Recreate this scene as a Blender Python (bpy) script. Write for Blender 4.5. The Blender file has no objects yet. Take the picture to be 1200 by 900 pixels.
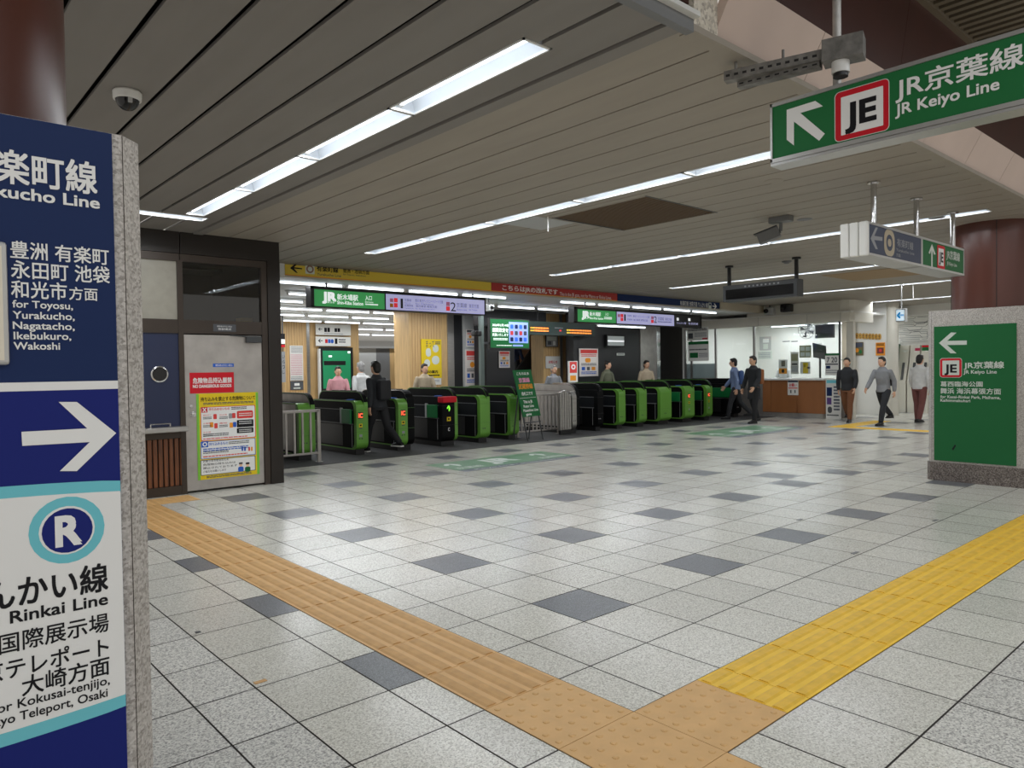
import bpy, bmesh, math, random
from mathutils import Vector, Matrix
random.seed(7)
SC = bpy.context.scene
COL = SC.collection

# ------------------------------------------------------------------ camera
F_PX = 852.834
FW = Vector((0.66240517, 0.74884548, -0.02120924)).normalized()
RT = Vector((0.74875019, -0.66270993, -0.0137367))
UP = RT.cross(FW).normalized()
RT = FW.cross(UP).normalized()
EYE = Vector((-3.14509689, -2.4795702, 1.50715316))
cd = bpy.data.cameras.new('camera')
cd.sensor_fit = 'HORIZONTAL'; cd.sensor_width = 36.0
cd.lens = 36.0 * F_PX / 1200.0
cd.clip_start = 0.05; cd.clip_end = 200
cam = bpy.data.objects.new('camera', cd)
cam.matrix_world = Matrix(((RT.x, UP.x, -FW.x, EYE.x), (RT.y, UP.y, -FW.y, EYE.y), (RT.z, UP.z, -FW.z, EYE.z), (0, 0, 0, 1)))
COL.objects.link(cam); SC.camera = cam

# ------------------------------------------------------------------ world, exposure
WORLD_STRENGTH = 0.60
TUBE = 4.0           # glow of a fluorescent tube as seen
TUBE_W = 9.5         # light given by each metre of tube
w = bpy.data.worlds.new('world'); SC.world = w; w.use_nodes = True
bg = w.node_tree.nodes['Background']
bg.inputs[0].default_value = (1.0, 0.95, 0.88, 1); bg.inputs[1].default_value = WORLD_STRENGTH
vs = SC.view_settings
SC.display_settings.display_device = 'sRGB'
vs.view_transform = 'Standard'; vs.look = 'None'; vs.gamma = 1.0; vs.use_curve_mapping = False
vs.exposure = 0.0
SC.cycles.max_bounces = 8; SC.cycles.diffuse_bounces = 5; SC.cycles.glossy_bounces = 4
SC.cycles.transparent_max_bounces = 12
SC.cycles.sample_clamp_indirect = 6.0

# ------------------------------------------------------------------ helpers
def at(px, py, ax, v):
    """point of the plane ax = v seen at a photograph position (measured)"""
    d = FW + RT * ((px - 600) / F_PX) - UP * ((py - 450) / F_PX)
    k = 'XYZ'.index(ax)
    return EYE + d * ((v - EYE[k]) / d[k])

def lin(c):
    r = []
    for x in c:
        x = x / 255.0
        r.append(x / 12.92 if x <= 0.04045 else ((x + 0.055) / 1.055) ** 2.4)
    return (r[0], r[1], r[2], 1.0)

MATS = {}
def mat(name, rgb, rough=0.5, metal=0.0, emit=0.0, noise=0.0, nscale=30.0, spec=0.5, stretch=None, bump=0.0, bscale=60.0, trans=0.0, alpha=1.0):
    if name in MATS: return MATS[name]
    m = bpy.data.materials.new(name); m.use_nodes = True
    nt = m.node_tree; b = nt.nodes['Principled BSDF']
    col = lin(rgb)
    b.inputs['Base Color'].default_value = col
    b.inputs['Roughness'].default_value = rough
    b.inputs['Metallic'].default_value = metal
    b.inputs['Specular IOR Level'].default_value = spec
    if trans: b.inputs['Transmission Weight'].default_value = trans
    if alpha < 1: b.inputs['Alpha'].default_value = alpha
    if emit:
        b.inputs['Emission Color'].default_value = col
        b.inputs['Emission Strength'].default_value = emit
    tc = None
    if noise or bump:
        tc = nt.nodes.new('ShaderNodeTexCoord'); mp = nt.nodes.new('ShaderNodeMapping')
        nt.links.new(tc.outputs['Object'], mp.inputs[0])
        if stretch: mp.inputs['Scale'].default_value = stretch
    if noise:
        n = nt.nodes.new('ShaderNodeTexNoise'); n.inputs['Scale'].default_value = nscale; n.inputs['Detail'].default_value = 4
        nt.links.new(mp.outputs[0], n.inputs['Vector'])
        r = nt.nodes.new('ShaderNodeValToRGB')
        r.color_ramp.elements[0].position = 0.3; r.color_ramp.elements[1].position = 0.7
        r.color_ramp.elements[0].color = tuple(max(0, c * (1 - noise)) for c in col[:3]) + (1,)
        r.color_ramp.elements[1].color = tuple(min(1, c * (1 + noise)) for c in col[:3]) + (1,)
        nt.links.new(n.outputs['Fac'], r.inputs[0]); nt.links.new(r.outputs[0], b.inputs['Base Color'])
    if bump:
        n2 = nt.nodes.new('ShaderNodeTexNoise'); n2.inputs['Scale'].default_value = bscale
        nt.links.new(mp.outputs[0], n2.inputs['Vector'])
        bp = nt.nodes.new('ShaderNodeBump'); bp.inputs['Strength'].default_value = bump; bp.inputs['Distance'].default_value = 0.01
        nt.links.new(n2.outputs['Fac'], bp.inputs['Height']); nt.links.new(bp.outputs[0], b.inputs['Normal'])
    MATS[name] = m
    return m

def granite(name, base, dark, light, scale=160.0, rough=0.35, vary=0.06, island=False, p0=0.42, p1=0.6, spec=0.5):
    """speckled stone: voronoi grains over noise, with a small shade shift per slab"""
    if name in MATS: return MATS[name]
    m = bpy.data.materials.new(name); m.use_nodes = True
    nt = m.node_tree; b = nt.nodes['Principled BSDF']; L = nt.links
    tc = nt.nodes.new('ShaderNodeTexCoord')
    vo = nt.nodes.new('ShaderNodeTexVoronoi'); vo.inputs['Scale'].default_value = scale
    L.new(tc.outputs['Object'], vo.inputs['Vector'])
    no = nt.nodes.new('ShaderNodeTexNoise'); no.inputs['Scale'].default_value = scale * 0.45; no.inputs['Detail'].default_value = 6
    L.new(tc.outputs['Object'], no.inputs['Vector'])
    sep = nt.nodes.new('ShaderNodeSeparateColor'); L.new(vo.outputs['Color'], sep.inputs[0])
    mx = nt.nodes.new('ShaderNodeMath'); mx.operation = 'MULTIPLY_ADD'; mx.inputs[1].default_value = 0.5
    L.new(sep.outputs[0], mx.inputs[0])
    h = nt.nodes.new('ShaderNodeMath'); h.operation = 'MULTIPLY'; h.inputs[1].default_value = 0.5
    L.new(no.outputs['Fac'], h.inputs[0]); L.new(h.outputs[0], mx.inputs[2])
    r = nt.nodes.new('ShaderNodeValToRGB'); cr = r.color_ramp
    cr.elements[0].position = p0 - 0.2; cr.elements[0].color = lin(dark)
    cr.elements[1].position = p1 + 0.2; cr.elements[1].color = lin(light)
    e = cr.elements.new((p0 + p1) / 2); e.color = lin(base)
    L.new(mx.outputs[0], r.inputs[0])
    out = r.outputs[0]
    big = nt.nodes.new('ShaderNodeTexNoise'); big.inputs['Scale'].default_value = 1.3; big.inputs['Detail'].default_value = 3
    L.new(tc.outputs['Object'], big.inputs['Vector'])
    g = nt.nodes.new('ShaderNodeMapRange'); g.inputs['To Min'].default_value = 1 - vary; g.inputs['To Max'].default_value = 1 + vary
    if island:
        ge = nt.nodes.new('ShaderNodeNewGeometry'); L.new(ge.outputs['Random Per Island'], g.inputs['Value'])
    else:
        L.new(big.outputs['Fac'], g.inputs['Value'])
    mm = nt.nodes.new('ShaderNodeVectorMath'); mm.operation = 'SCALE'
    L.new(out, mm.inputs[0]); L.new(g.outputs[0], mm.inputs['Scale']); L.new(mm.outputs[0], b.inputs['Base Color'])
    b.inputs['Roughness'].default_value = rough
    b.inputs['Specular IOR Level'].default_value = spec
    rr = nt.nodes.new('ShaderNodeMapRange'); rr.inputs['To Min'].default_value = rough * 0.8; rr.inputs['To Max'].default_value = rough * 1.25
    L.new(big.outputs['Fac'], rr.inputs['Value']); L.new(rr.outputs[0], b.inputs['Roughness'])
    MATS[name] = m
    return m

class MB:
    """collects shapes and links them as ONE mesh object"""
    def __init__(s): s.v = []; s.f = []; s.m = []; s.mats = []
    def mi(s, m):
        if m not in s.mats: s.mats.append(m)
        return s.mats.index(m)
    def add(s, vs, fs, m):
        o = len(s.v); k = s.mi(m)
        s.v += [tuple(p) for p in vs]
        for f in fs: s.f.append(tuple(i + o for i in f)); s.m.append(k)
    def box(s, a, b, m):
        (x0, y0, z0), (x1, y1, z1) = a, b
        x0, x1 = min(x0, x1), max(x0, x1); y0, y1 = min(y0, y1), max(y0, y1); z0, z1 = min(z0, z1), max(z0, z1)
        vs = [(x0, y0, z0), (x1, y0, z0), (x1, y1, z0), (x0, y1, z0), (x0, y0, z1), (x1, y0, z1), (x1, y1, z1), (x0, y1, z1)]
        s.add(vs, [(0, 3, 2, 1), (4, 5, 6, 7), (0, 1, 5, 4), (1, 2, 6, 5), (2, 3, 7, 6), (3, 0, 4, 7)], m)
    def bbox(s, a, b, m, r=0.01):
        """box with bevelled edges"""
        bm = bmesh.new(); bmesh.ops.create_cube(bm, size=1)
        a = Vector(a); b = Vector(b); lo = Vector(map(min, a, b)); hi = Vector(map(max, a, b))
        for v in bm.verts: v.co = Vector([lo[i] + (v.co[i] + 0.5) * (hi[i] - lo[i]) for i in range(3)])
        r = min(r, 0.45 * min(hi - lo))
        bmesh.ops.bevel(bm, geom=bm.edges[:], offset=r, segments=2, affect='EDGES', profile=0.5)
        bm.verts.index_update()
        s.add([v.co.copy() for v in bm.verts], [[v.index for v in f.verts] for f in bm.faces], m); bm.free()
    def quad(s, a, b, c, d, m): s.add([a, b, c, d], [(0, 1, 2, 3)], m)
    def prism(s, pts, vec, m, mside=None):
        """polygon swept along a vector"""
        n = len(pts); vec = Vector(vec); p = [Vector(q) for q in pts]
        nrm = Vector((0, 0, 0))
        for i in range(n): nrm += p[i].cross(p[(i + 1) % n])
        if nrm.dot(vec) > 0: p.reverse()
        q = [a + vec for a in p]
        s.add(p + q, [tuple(range(n)), tuple(range(2 * n - 1, n - 1, -1))], m)
        s.add(p + q, [(i, i + n, (i + 1) % n + n, (i + 1) % n) for i in range(n)], mside or m)
    def cyl(s, a, b, r, m, n=16, r2=None, caps=True):
        a = Vector(a); b = Vector(b); d = (b - a).normalized()
        u = d.orthogonal().normalized(); w_ = d.cross(u); r2 = r if r2 is None else r2
        ring = [u * math.cos(t) + w_ * math.sin(t) for t in [2 * math.pi * i / n for i in range(n)]]
        vs = [a + c * r for c in ring] + [b + c * r2 for c in ring]
        fs = [(i, (i + 1) % n, (i + 1) % n + n, i + n) for i in range(n)]
        if caps: fs += [tuple(range(n - 1, -1, -1)), tuple(range(n, 2 * n))]
        s.add(vs, fs, m)
    def tube(s, pts, r, m, n=8):
        for i in range(len(pts) - 1): s.cyl(pts[i], pts[i + 1], r, m, n)
    def lathe(s, prof, c, m, n=24, axis=Vector((0, 0, 1))):
        """(radius, height) profile turned about an axis through c"""
        c = Vector(c); u = axis.orthogonal().normalized(); w_ = axis.cross(u)
        vs = []
        for r, h in prof:
            for i in range(n):
                t = 2 * math.pi * i / n
                vs.append(c + axis * h + (u * math.cos(t) + w_ * math.sin(t)) * r)
        fs = []
        for k in range(len(prof) - 1):
            for i in range(n):
                j = (i + 1) % n
                fs.append((k * n + i, k * n + j, (k + 1) * n + j, (k + 1) * n + i))
        fs.append(tuple(range(n - 1, -1, -1))); fs.append(tuple(range((len(prof) - 1) * n, len(prof) * n)))
        s.add(vs, fs, m)
    def ball(s, c, r, m, n=12, k=8):
        c = Vector(c); r = Vector(r) if hasattr(r, '__len__') else Vector((r, r, r))
        vs = []; fs = []
        for a in range(k + 1):
            ph = math.pi * a / k
            for i in range(n):
                t = 2 * math.pi * i / n
                vs.append((c.x + r.x * math.sin(ph) * math.cos(t), c.y + r.y * math.sin(ph) * math.sin(t), c.z + r.z * math.cos(ph)))
        for a in range(k):
            for i in range(n):
                j = (i + 1) % n
                fs.append((a * n + i, (a + 1) * n + i, (a + 1) * n + j, a * n + j))
        s.add(vs, fs, m)
    def build(s, name, parent=None, smooth=False, origin=None):
        me = bpy.data.meshes.new(name)
        o0 = Vector(origin) if origin is not None else Vector((0, 0, 0))
        me.from_pydata([tuple(Vector(p) - o0) for p in s.v], [], s.f)
        for m in s.mats: me.materials.append(m)
        me.polygons.foreach_set('material_index', s.m)
        if smooth:
            me.polygons.foreach_set('use_smooth', [True] * len(s.f))
        me.update()
        if smooth:
            try: me.set_sharp_from_angle(angle=math.radians(38))
            except Exception: pass
        o = bpy.data.objects.new(name, me); COL.objects.link(o)
        if parent is not None:
            o.parent = parent
            o.location = o0 - wloc(parent)
        else: o.location = o0
        return o

def wloc(o):
    p = Vector((0, 0, 0))
    while o is not None: p += Vector(o.location); o = o.parent
    return p

def thing(name, label, cat, loc=(0, 0, 0), group=None):
    o = bpy.data.objects.new(name, None); o.empty_display_size = 0.1; COL.objects.link(o)
    o.location = loc; return tag(o, label, cat, group)
def tag(o, label=None, cat=None, group=None, kind=None):
    if label: o['label'] = label
    if cat: o['category'] = cat
    if group: o['group'] = group
    if kind: o['kind'] = kind
    return o
def struct(o, label=None):
    o['kind'] = 'structure'
    if label: o['label'] = label
    return o

# lettering: glyph outlines of Blender's built-in font, laid into planes
_tc = bpy.data.curves.new('lettering_source', 'FONT'); _to = bpy.data.objects.new('lettering_source', _tc); COL.objects.link(_to)
_tc.resolution_u = 3
_GL = {}
def glyphs(body, bold=0.0):
    k = (body, bold)
    if k not in _GL:
        _tc.body = body; _tc.offset = bold
        bpy.context.view_layer.update()
        dg = bpy.context.evaluated_depsgraph_get()
        me = bpy.data.meshes.new_from_object(_to.evaluated_get(dg))
        vs = [(v.co.x, v.co.y) for v in me.vertices]; fs = [tuple(p.vertices) for p in me.polygons]
        bpy.data.meshes.remove(me)
        _GL[k] = (vs, fs)
    return _GL[k]

FRAME = {'Y': (Vector((1, 0, 0)), Vector((0, 0, 1)), Vector((0, -1, 0))),   # facing the concourse (-Y)
         'X': (Vector((0, -1, 0)), Vector((0, 0, 1)), Vector((-1, 0, 0)))}  # facing -X
class Print:
    """flat printing on a vertical plane; every position is a measured one"""
    def __init__(s, ax, val, frame=None, org=None):
        s.ax = ax; s.val = val; s.mb = MB()
        s.r, s.u, s.n = frame or FRAME[ax]
        s.o = org if org is not None else Vector((0, 0, 0))
        if frame is None: s.o = s.n * (val * (-1.0)) if False else Vector((0, val, 0)) if ax == 'Y' else Vector((val, 0, 0))
    def uv(s, px, py):
        p = at(px, py, s.ax, s.val) - s.o
        return p.dot(s.r), p.dot(s.u)
    def P(s, u, v, lv): return s.o + s.r * u + s.u * v + s.n * (0.0006 + 0.0005 * lv)
    def polyuv(s, pts, m, lv=0): 
        s.mb.add([s.P(u, v, lv) for u, v in pts], [tuple(range(len(pts)))], m)
    def poly(s, pts, m, lv=1):
        q = [s.uv(*p) for p in pts]
        a = sum(q[i][0] * q[(i + 1) % len(q)][1] - q[(i + 1) % len(q)][0] * q[i][1] for i in range(len(q)))
        if a < 0: q.reverse()
        s.polyuv(q, m, lv)
    def box(s, x0, x1, xm, yb, yt, m, lv=0, rad=0.0):
        ym = (yb + yt) / 2
        u0 = s.uv(x0, ym)[0]; u1 = s.uv(x1, ym)[0]; v0 = s.uv(xm, yb)[1]; v1 = s.uv(xm, yt)[1]
        s.boxuv(u0, u1, v0, v1, m, lv, rad); return u0, u1, v0, v1
    def boxuv(s, u0, u1, v0, v1, m, lv=0, rad=0.0):
        if rad <= 0: s.polyuv([(u0, v0), (u1, v0), (u1, v1), (u0, v1)], m, lv); return
        r = rad * min(u1 - u0, v1 - v0); pts = []
        for cx, cy, a0 in ((u1 - r, v0 + r, -90), (u1 - r, v1 - r, 0), (u0 + r, v1 - r, 90), (u0 + r, v0 + r, 180)):
            for k in range(7):
                t = math.radians(a0 + 15 * k); pts.append((cx + r * math.cos(t), cy + r * math.sin(t)))
        s.polyuv(pts, m, lv)
    def disc(s, x0, x1, xm, yb, yt, m, lv=1): s.box(x0, x1, xm, yb, yt, m, lv, 0.5)
    def text(s, body, x0, x1, xm, yb, yt, m, bold=0.012, lv=3):
        ym = (yb + yt) / 2
        s.textuv(body, s.uv(x0, ym)[0], s.uv(x1, ym)[0], s.uv(xm, yb)[1], s.uv(xm, yt)[1], m, bold, lv)
    def textuv(s, body, u0, u1, v0, v1, m, bold=0.012, lv=3):
        vs, fs = glyphs(body)
        xs = [a for a, _ in vs]; ys = [b for _, b in vs]
        ax, bx, ay, by = min(xs), max(xs), min(ys), max(ys)
        if body.isascii():
            ay = 0.0; by = max(by, 0.7) if any(c.isupper() or c in 'bdfhklt1234567890' for c in body) else by
        sx = (u1 - u0) / (bx - ax); sy = (v1 - v0) / (by - ay)
        offs = [(0, 0)] if bold <= 0 else [(-bold, -bold), (bold, bold), (-bold, bold), (bold, -bold)]
        for k, (du, dv) in enumerate(offs):        # heavier weight: the outline repeated a hair to each side
            q = [s.P(u0 + (a - ax + du) * sx, v0 + (b - ay + dv) * sy, lv + 0.12 * k) for a, b in vs]
            s.mb.add(q, fs, m)
    def line(s, x0, x1, xm, yb, yt, m, n=1, seed=0, lv=2):
        """a line of print too small to read: short dashes of word length"""
        rg = random.Random(seed + int(x0 * 7 + yb * 13))
        u0 = s.uv(x0, yb)[0]; u1 = s.uv(x1, yb)[0]; v0 = s.uv(xm, yb)[1]; v1 = s.uv(xm, yt)[1]
        for k in range(n):
            a = v1 - (v1 - v0) * (k + 0.15) / n; b = v1 - (v1 - v0) * (k + 0.72) / n
            u = u0
            while u < u1:
                l = (u1 - u0) * rg.uniform(0.03, 0.12); e = min(u + l, u1)
                s.polyuv([(u, b), (e, b), (e, a), (u, a)], m, lv); u = e + (u1 - u0) * 0.012
    def build(s, name, parent): return s.mb.build(name, parent)

def board(name, label, cat, ax, val, x0, x1, xm, yb, yt, m, th=0.012, group=None, rim=None, rimw=0.012):
    """a thin panel standing at ax = val; returns (object, Print on its face)"""
    pr = Print(ax, val)
    ym = (yb + yt) / 2
    u0 = pr.uv(x0, ym)[0]; u1 = pr.uv(x1, ym)[0]; v0 = pr.uv(xm, yb)[1]; v1 = pr.uv(xm, yt)[1]
    a = pr.o + pr.r * u0 + pr.u * v0; b = pr.o + pr.r * u1 + pr.u * v1 - pr.n * th
    mb = MB(); mb.box(a, b, m)
    if label is None: return mb, pr, (u0, u1, v0, v1)
    o = mb.build(name, origin=(a + b) / 2); tag(o, label, cat, group)
    if rim:
        fb = MB()
        for (p, q, r_, t) in ((u0 - rimw, u1 + rimw, v1, v1 + rimw), (u0 - rimw, u1 + rimw, v0 - rimw, v0), (u0 - rimw, u0, v0, v1), (u1, u1 + rimw, v0, v1)):
            fb.box(pr.o + pr.r * p + pr.u * r_ + pr.n * 0.006, pr.o + pr.r * q + pr.u * t - pr.n * th, rim)
        fb.build('frame', o)
    return o, pr, (u0, u1, v0, v1)
# ------------------------------------------------------------------ materials
T_LIGHT = granite('floor_tile_pale', (214, 212, 202), (172, 170, 160), (232, 231, 222), 170, 0.22, 0.06, True)
T_COARSE = granite('floor_tile_coarse', (204, 203, 196), (134, 132, 129), (230, 228, 221), 150, 0.5, 0.04, True)
T_DARK = granite('floor_tile_slate', (106, 109, 114), (84, 86, 90), (138, 141, 146), 240, 0.3, 0.06, True)
GROUT = mat('floor_grout', (52, 47, 43), 0.9)
TAN = mat('tactile_tan', (218, 174, 114), 0.5, noise=0.06, nscale=9)
TAN_R = mat('tactile_tan_worn', (202, 158, 100), 0.6, noise=0.1, nscale=14)
YEL = mat('tactile_yellow', (248, 202, 60), 0.5, noise=0.07, nscale=8)
YEL_R = mat('tactile_yellow_worn', (236, 190, 62), 0.5, noise=0.1, nscale=14)
CEIL = mat('ceiling_beige_slat', (153, 145, 133), 0.6, noise=0.05, nscale=1.2, stretch=(6, 1, 1))
CEIL_N = mat('ceiling_grey_slat', (128, 124, 119), 0.6, noise=0.05, nscale=1.2, stretch=(6, 1, 1))
CEIL_IN = mat('ceiling_white_rib', (205, 205, 203), 0.5)
VOID = mat('ceiling_void', (16, 14, 13), 0.9)
LOUV = mat('louvre_bronze', (110, 100, 84), 0.5, 0.3)
FASC = mat('fascia_pink', (196, 176, 164), 0.55, noise=0.05, nscale=2)
BRN = mat('panel_dark_brown', (58, 26, 20), 0.3, noise=0.12, nscale=3)
BRN_COL = mat('column_brown', (84, 45, 35), 0.33, noise=0.15, nscale=2.5, stretch=(1, 1, 0.3))
GRAN = granite('pillar_granite', (182, 177, 171), (142, 136, 130), (204, 199, 194), 150, 0.6, 0.12)
GRAN_D = granite('plinth_granite', (104, 94, 88), (58, 52, 50), (156, 148, 142), 110, 0.4, 0.08)
BRONZE = mat('booth_bronze', (62, 53, 46), 0.42, 0.35, noise=0.08, nscale=4)
BRONZE_D = mat('booth_bronze_dark', (40, 35, 31), 0.4, 0.35)
NAVY_P = mat('booth_navy', (26, 36, 68), 0.5)
STEEL = mat('stainless', (170, 168, 165), 0.32, 0.85, noise=0.08, nscale=5, stretch=(1, 1, 8))
STEEL_S = mat('stainless_scuffed', (172, 167, 162), 0.38, 0.6, noise=0.12, nscale=5)
CHROME = mat('chrome', (205, 205, 205), 0.16, 1.0)
ALU = mat('aluminium', (190, 190, 188), 0.35, 0.7)
WHITE = mat('white_paint', (226, 226, 222), 0.45)
WALLW = mat('wall_white', (222, 221, 216), 0.6, noise=0.02, nscale=2)
TANW = mat('wall_tan', (176, 166, 146), 0.5, noise=0.05, nscale=2)
WOODP = mat('wood_panel', (196, 162, 112), 0.45, noise=0.16, nscale=4, stretch=(8, 8, 0.5))
WOODR = mat('wood_red_slat', (106, 62, 34), 0.45, noise=0.4, nscale=6, stretch=(8, 8, 0.7))
COUNTER = mat('counter_brown', (148, 94, 52), 0.45, noise=0.08, nscale=5, stretch=(1, 1, 0.3))
BLACK = mat('matt_black', (24, 24, 25), 0.45)
BLACKG = mat('gloss_black', (16, 16, 18), 0.15)
BLACKW = mat('wall_black', (34, 34, 36), 0.4)
DGREY = mat('dark_grey', (58, 60, 62), 0.45)
MGREY = mat('mid_grey', (112, 113, 114), 0.5)
LGREY = mat('light_grey', (178, 179, 178), 0.5)
RUBBER = mat('mat_rubber', (64, 64, 64), 0.75, noise=0.12, nscale=12)
ADDED_ROWS = ((-2.9, -4.6), (-4.4, -4.6))
TUBE_M = mat('tube_glow', (236, 245, 255), 0.3, emit=TUBE)
REFL = mat('lamp_reflector', (226, 230, 234), 0.35)
LAMPW = mat('lamp_white', (215, 215, 212), 0.4)
GLASSY = mat('booth_glass', (52, 54, 54), 0.06, spec=0.7)
FROST = mat('booth_frosted_pane', (150, 146, 134), 0.35, noise=0.06, nscale=10)
GL = bpy.data.materials.new('clear_glass'); GL.use_nodes = True
_b = GL.node_tree.nodes['Principled BSDF']; _b.inputs['Base Color'].default_value = (0.9, 0.95, 0.95, 1); _b.inputs['Roughness'].default_value = 0.02
_b.inputs['Transmission Weight'].default_value = 1.0; _b.inputs['IOR'].default_value = 1.05; _b.inputs['Alpha'].default_value = 0.25
# sign colours
I_WHITE = mat('print_white', (232, 232, 230), 0.5, spec=0.2)
I_BLACK = mat('print_black', (24, 24, 28), 0.5, spec=0.2)
I_NAVY = mat('print_navy', (22, 42, 86), 0.5, spec=0.2)
I_ROYAL = mat('print_royal', (22, 34, 112), 0.5, spec=0.2)
I_CYAN = mat('print_cyan', (112, 196, 208), 0.5, spec=0.2)
I_GREEN = mat('print_green', (33, 103, 58), 0.5, spec=0.2)
I_GREENB = mat('print_green_bright', (35, 108, 60), 0.5, spec=0.2)
I_RED = mat('print_red', (200, 30, 44), 0.5, spec=0.2)
I_REDS = mat('print_red_soft', (214, 70, 66), 0.5, spec=0.2)
I_YEL = mat('print_yellow', (226, 196, 40), 0.5, spec=0.2)
I_ORG = mat('print_orange', (232, 150, 48), 0.5, spec=0.2)
I_PINK = mat('print_pink', (232, 150, 190), 0.5, spec=0.2)
I_BLUE = mat('print_blue', (48, 96, 190), 0.5, spec=0.2)
I_GREY = mat('print_grey', (150, 152, 156), 0.5, spec=0.2)
I_DGREY = mat('print_dark_grey', (84, 86, 90), 0.5, spec=0.2)
I_SLATE = mat('print_slate', (74, 80, 98), 0.5, spec=0.2)
I_PALE = mat('print_pale', (208, 214, 206), 0.5, spec=0.2)

# ------------------------------------------------------------------ floor: one tile lattice
S = 0.45; A = 1.02346 * S            # tile pitch along X and along Y
mb = MB()
ivals = list(range(-44, 9))
jl = [-9.62, -8.62, -7.62, -6.62, -5.62, -4.62, -3.99, -2.99, -2.53, -1.5, -1.0] + list(range(0, 56))
g = 0.0042
mb.quad((-9.6 * S, -9 * A, -0.003), (56 * S, -9 * A, -0.003), (56 * S, 45 * A, -0.003), (-9.6 * S, 45 * A, -0.003), GROUT)
def tile(j0, j1, i, m, half=g):
    x0, x1 = j0 * S + half, j1 * S - half; y0, y1 = -(i + 1) * A + half, -i * A - half
    mb.quad((x0, y0, 0), (x1, y0, 0), (x1, y1, 0), (x0, y1, 0), m)
for i in ivals:
    for a, b in zip(jl[:-1], jl[1:]):
        if (a, b) == (-2.53, -1.5) and -15 <= i: continue             # tan strip lies here
        if i == 1 and a >= -2.6: continue                             # yellow strip lies here
        m = T_LIGHT
        if i % 3 == 1 and i < 0 and (a == -2.99 or (a >= 0 and a % 3 == 0)): m = T_DARK
        if (i, a) == (-6, 13): m = T_DARK
        if (a < -4.3 and i > -6) or (i > 2 and a >= -0.5): m = T_COARSE
        tile(a, b, i, m)
struct(mb.build('floor'))

def tactile(name, label, cells, kind, along, m, mr):
    """tactile paving: base plates with bars along 'x' or 'y', or domes"""
    mb = MB()
    for (x0, x1, y0, y1) in cells:
        k = 0.0018
        x0 += k; x1 -= k; y0 += k; y1 -= k
        mb.box((x0, y0, -0.002), (x1, y1, 0.002), m)
        if kind == 'bar':
            n = 5
            for q in range(n):
                if along == 'x':
                    c = y0 + (y1 - y0) * (q + 0.5) / n; hw = (y1 - y0) * 0.07; e = 0.009
                    P = [(x0 + e, c - hw, 0.002), (x0 + e, c - hw * 0.55, 0.0068), (x0 + e, c + hw * 0.55, 0.0068), (x0 + e, c + hw, 0.002)]
                    mb.prism(P, (x1 - x0 - 2 * e, 0, 0), mr)
                else:
                    c = x0 + (x1 - x0) * (q + 0.5) / n; hw = (x1 - x0) * 0.07; e = 0.009
                    P = [(c - hw, y0 + e, 0.002), (c - hw * 0.55, y0 + e, 0.0068), (c + hw * 0.55, y0 + e, 0.0068), (c + hw, y0 + e, 0.002)]
                    mb.prism(P, (0, y1 - y0 - 2 * e, 0), mr)
        else:
            n = 6
            for a in range(n):
                for b in range(n):
                    cx = x0 + (x1 - x0) * (a + 0.5) / n; cy = y0 + (y1 - y0) * (b + 0.5) / n
                    mb.lathe([(0.0155, 0.002), (0.0125, 0.0052), (0.006, 0.0066)], (cx, cy, 0), mr, 8)
    o = mb.build(name); tag(o, label, 'tactile paving', kind='structure')
    return o
xa, xb = -2.53 * S, -1.5 * S
tactile('tactile_bar_strip', 'tan ridged tactile strip running from the corner to the booth', [(xa, xb, -(i + 1) * A, -i * A) for i in range(-14, 0)], 'bar', 'y', TAN, TAN_R)
tactile('tactile_dot_corner', 'tan dotted tactile tiles where both strips meet', [(xa, xb, -A, 0), (xa, xb, -2 * A, -A), (xb, -0.45 * S, -2 * A, -A), (xa, xb, -3 * A, -2 * A)], 'dot', '', TAN, TAN)
tactile('tactile_dot_end', 'tan dotted tactile tiles in front of the booth', [(xa, xb, 14 * A, 15 * A), (xb, xb + 1.03 * S, 14 * A, 15 * A)], 'dot', '', TAN, TAN)
cells = [(-0.45 * S, 0, -2 * A, -A)] + [(j * S, (j + 1) * S, -2 * A, -A) for j in range(0, 22)]
tactile('tactile_bar_strip', 'yellow ridged tactile strip running to the right beyond the green pillar', cells, 'bar', 'x', YEL, YEL_R)
tactile('tactile_bar_strip', 'far yellow tactile strip before the office counter', [(14.1, 14.5, 2.0 + k * 0.45, 2.45 + k * 0.45) for k in range(8)], 'bar', 'y', YEL, YEL_R)
tactile('tactile_bar_strip', 'short far yellow tactile branch leading up to the office counter', [(14.5 + k * 0.45, 14.95 + k * 0.45, 5.15, 5.6) for k in range(5)], 'bar', 'x', YEL, YEL_R)
mb = MB(); mb.box((7.44, -0.35, 0.0), (7.49, 8.2, 0.004), ALU); struct(mb.build('floor_joint'))
mb = MB(); mb.box((1.1, 8.3, 0), (16.6, 11.4, 0.006), RUBBER); tag(mb.build('floor_mat'), 'dark grey rubber matting under the ticket gates', 'mat', kind='structure')

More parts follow.
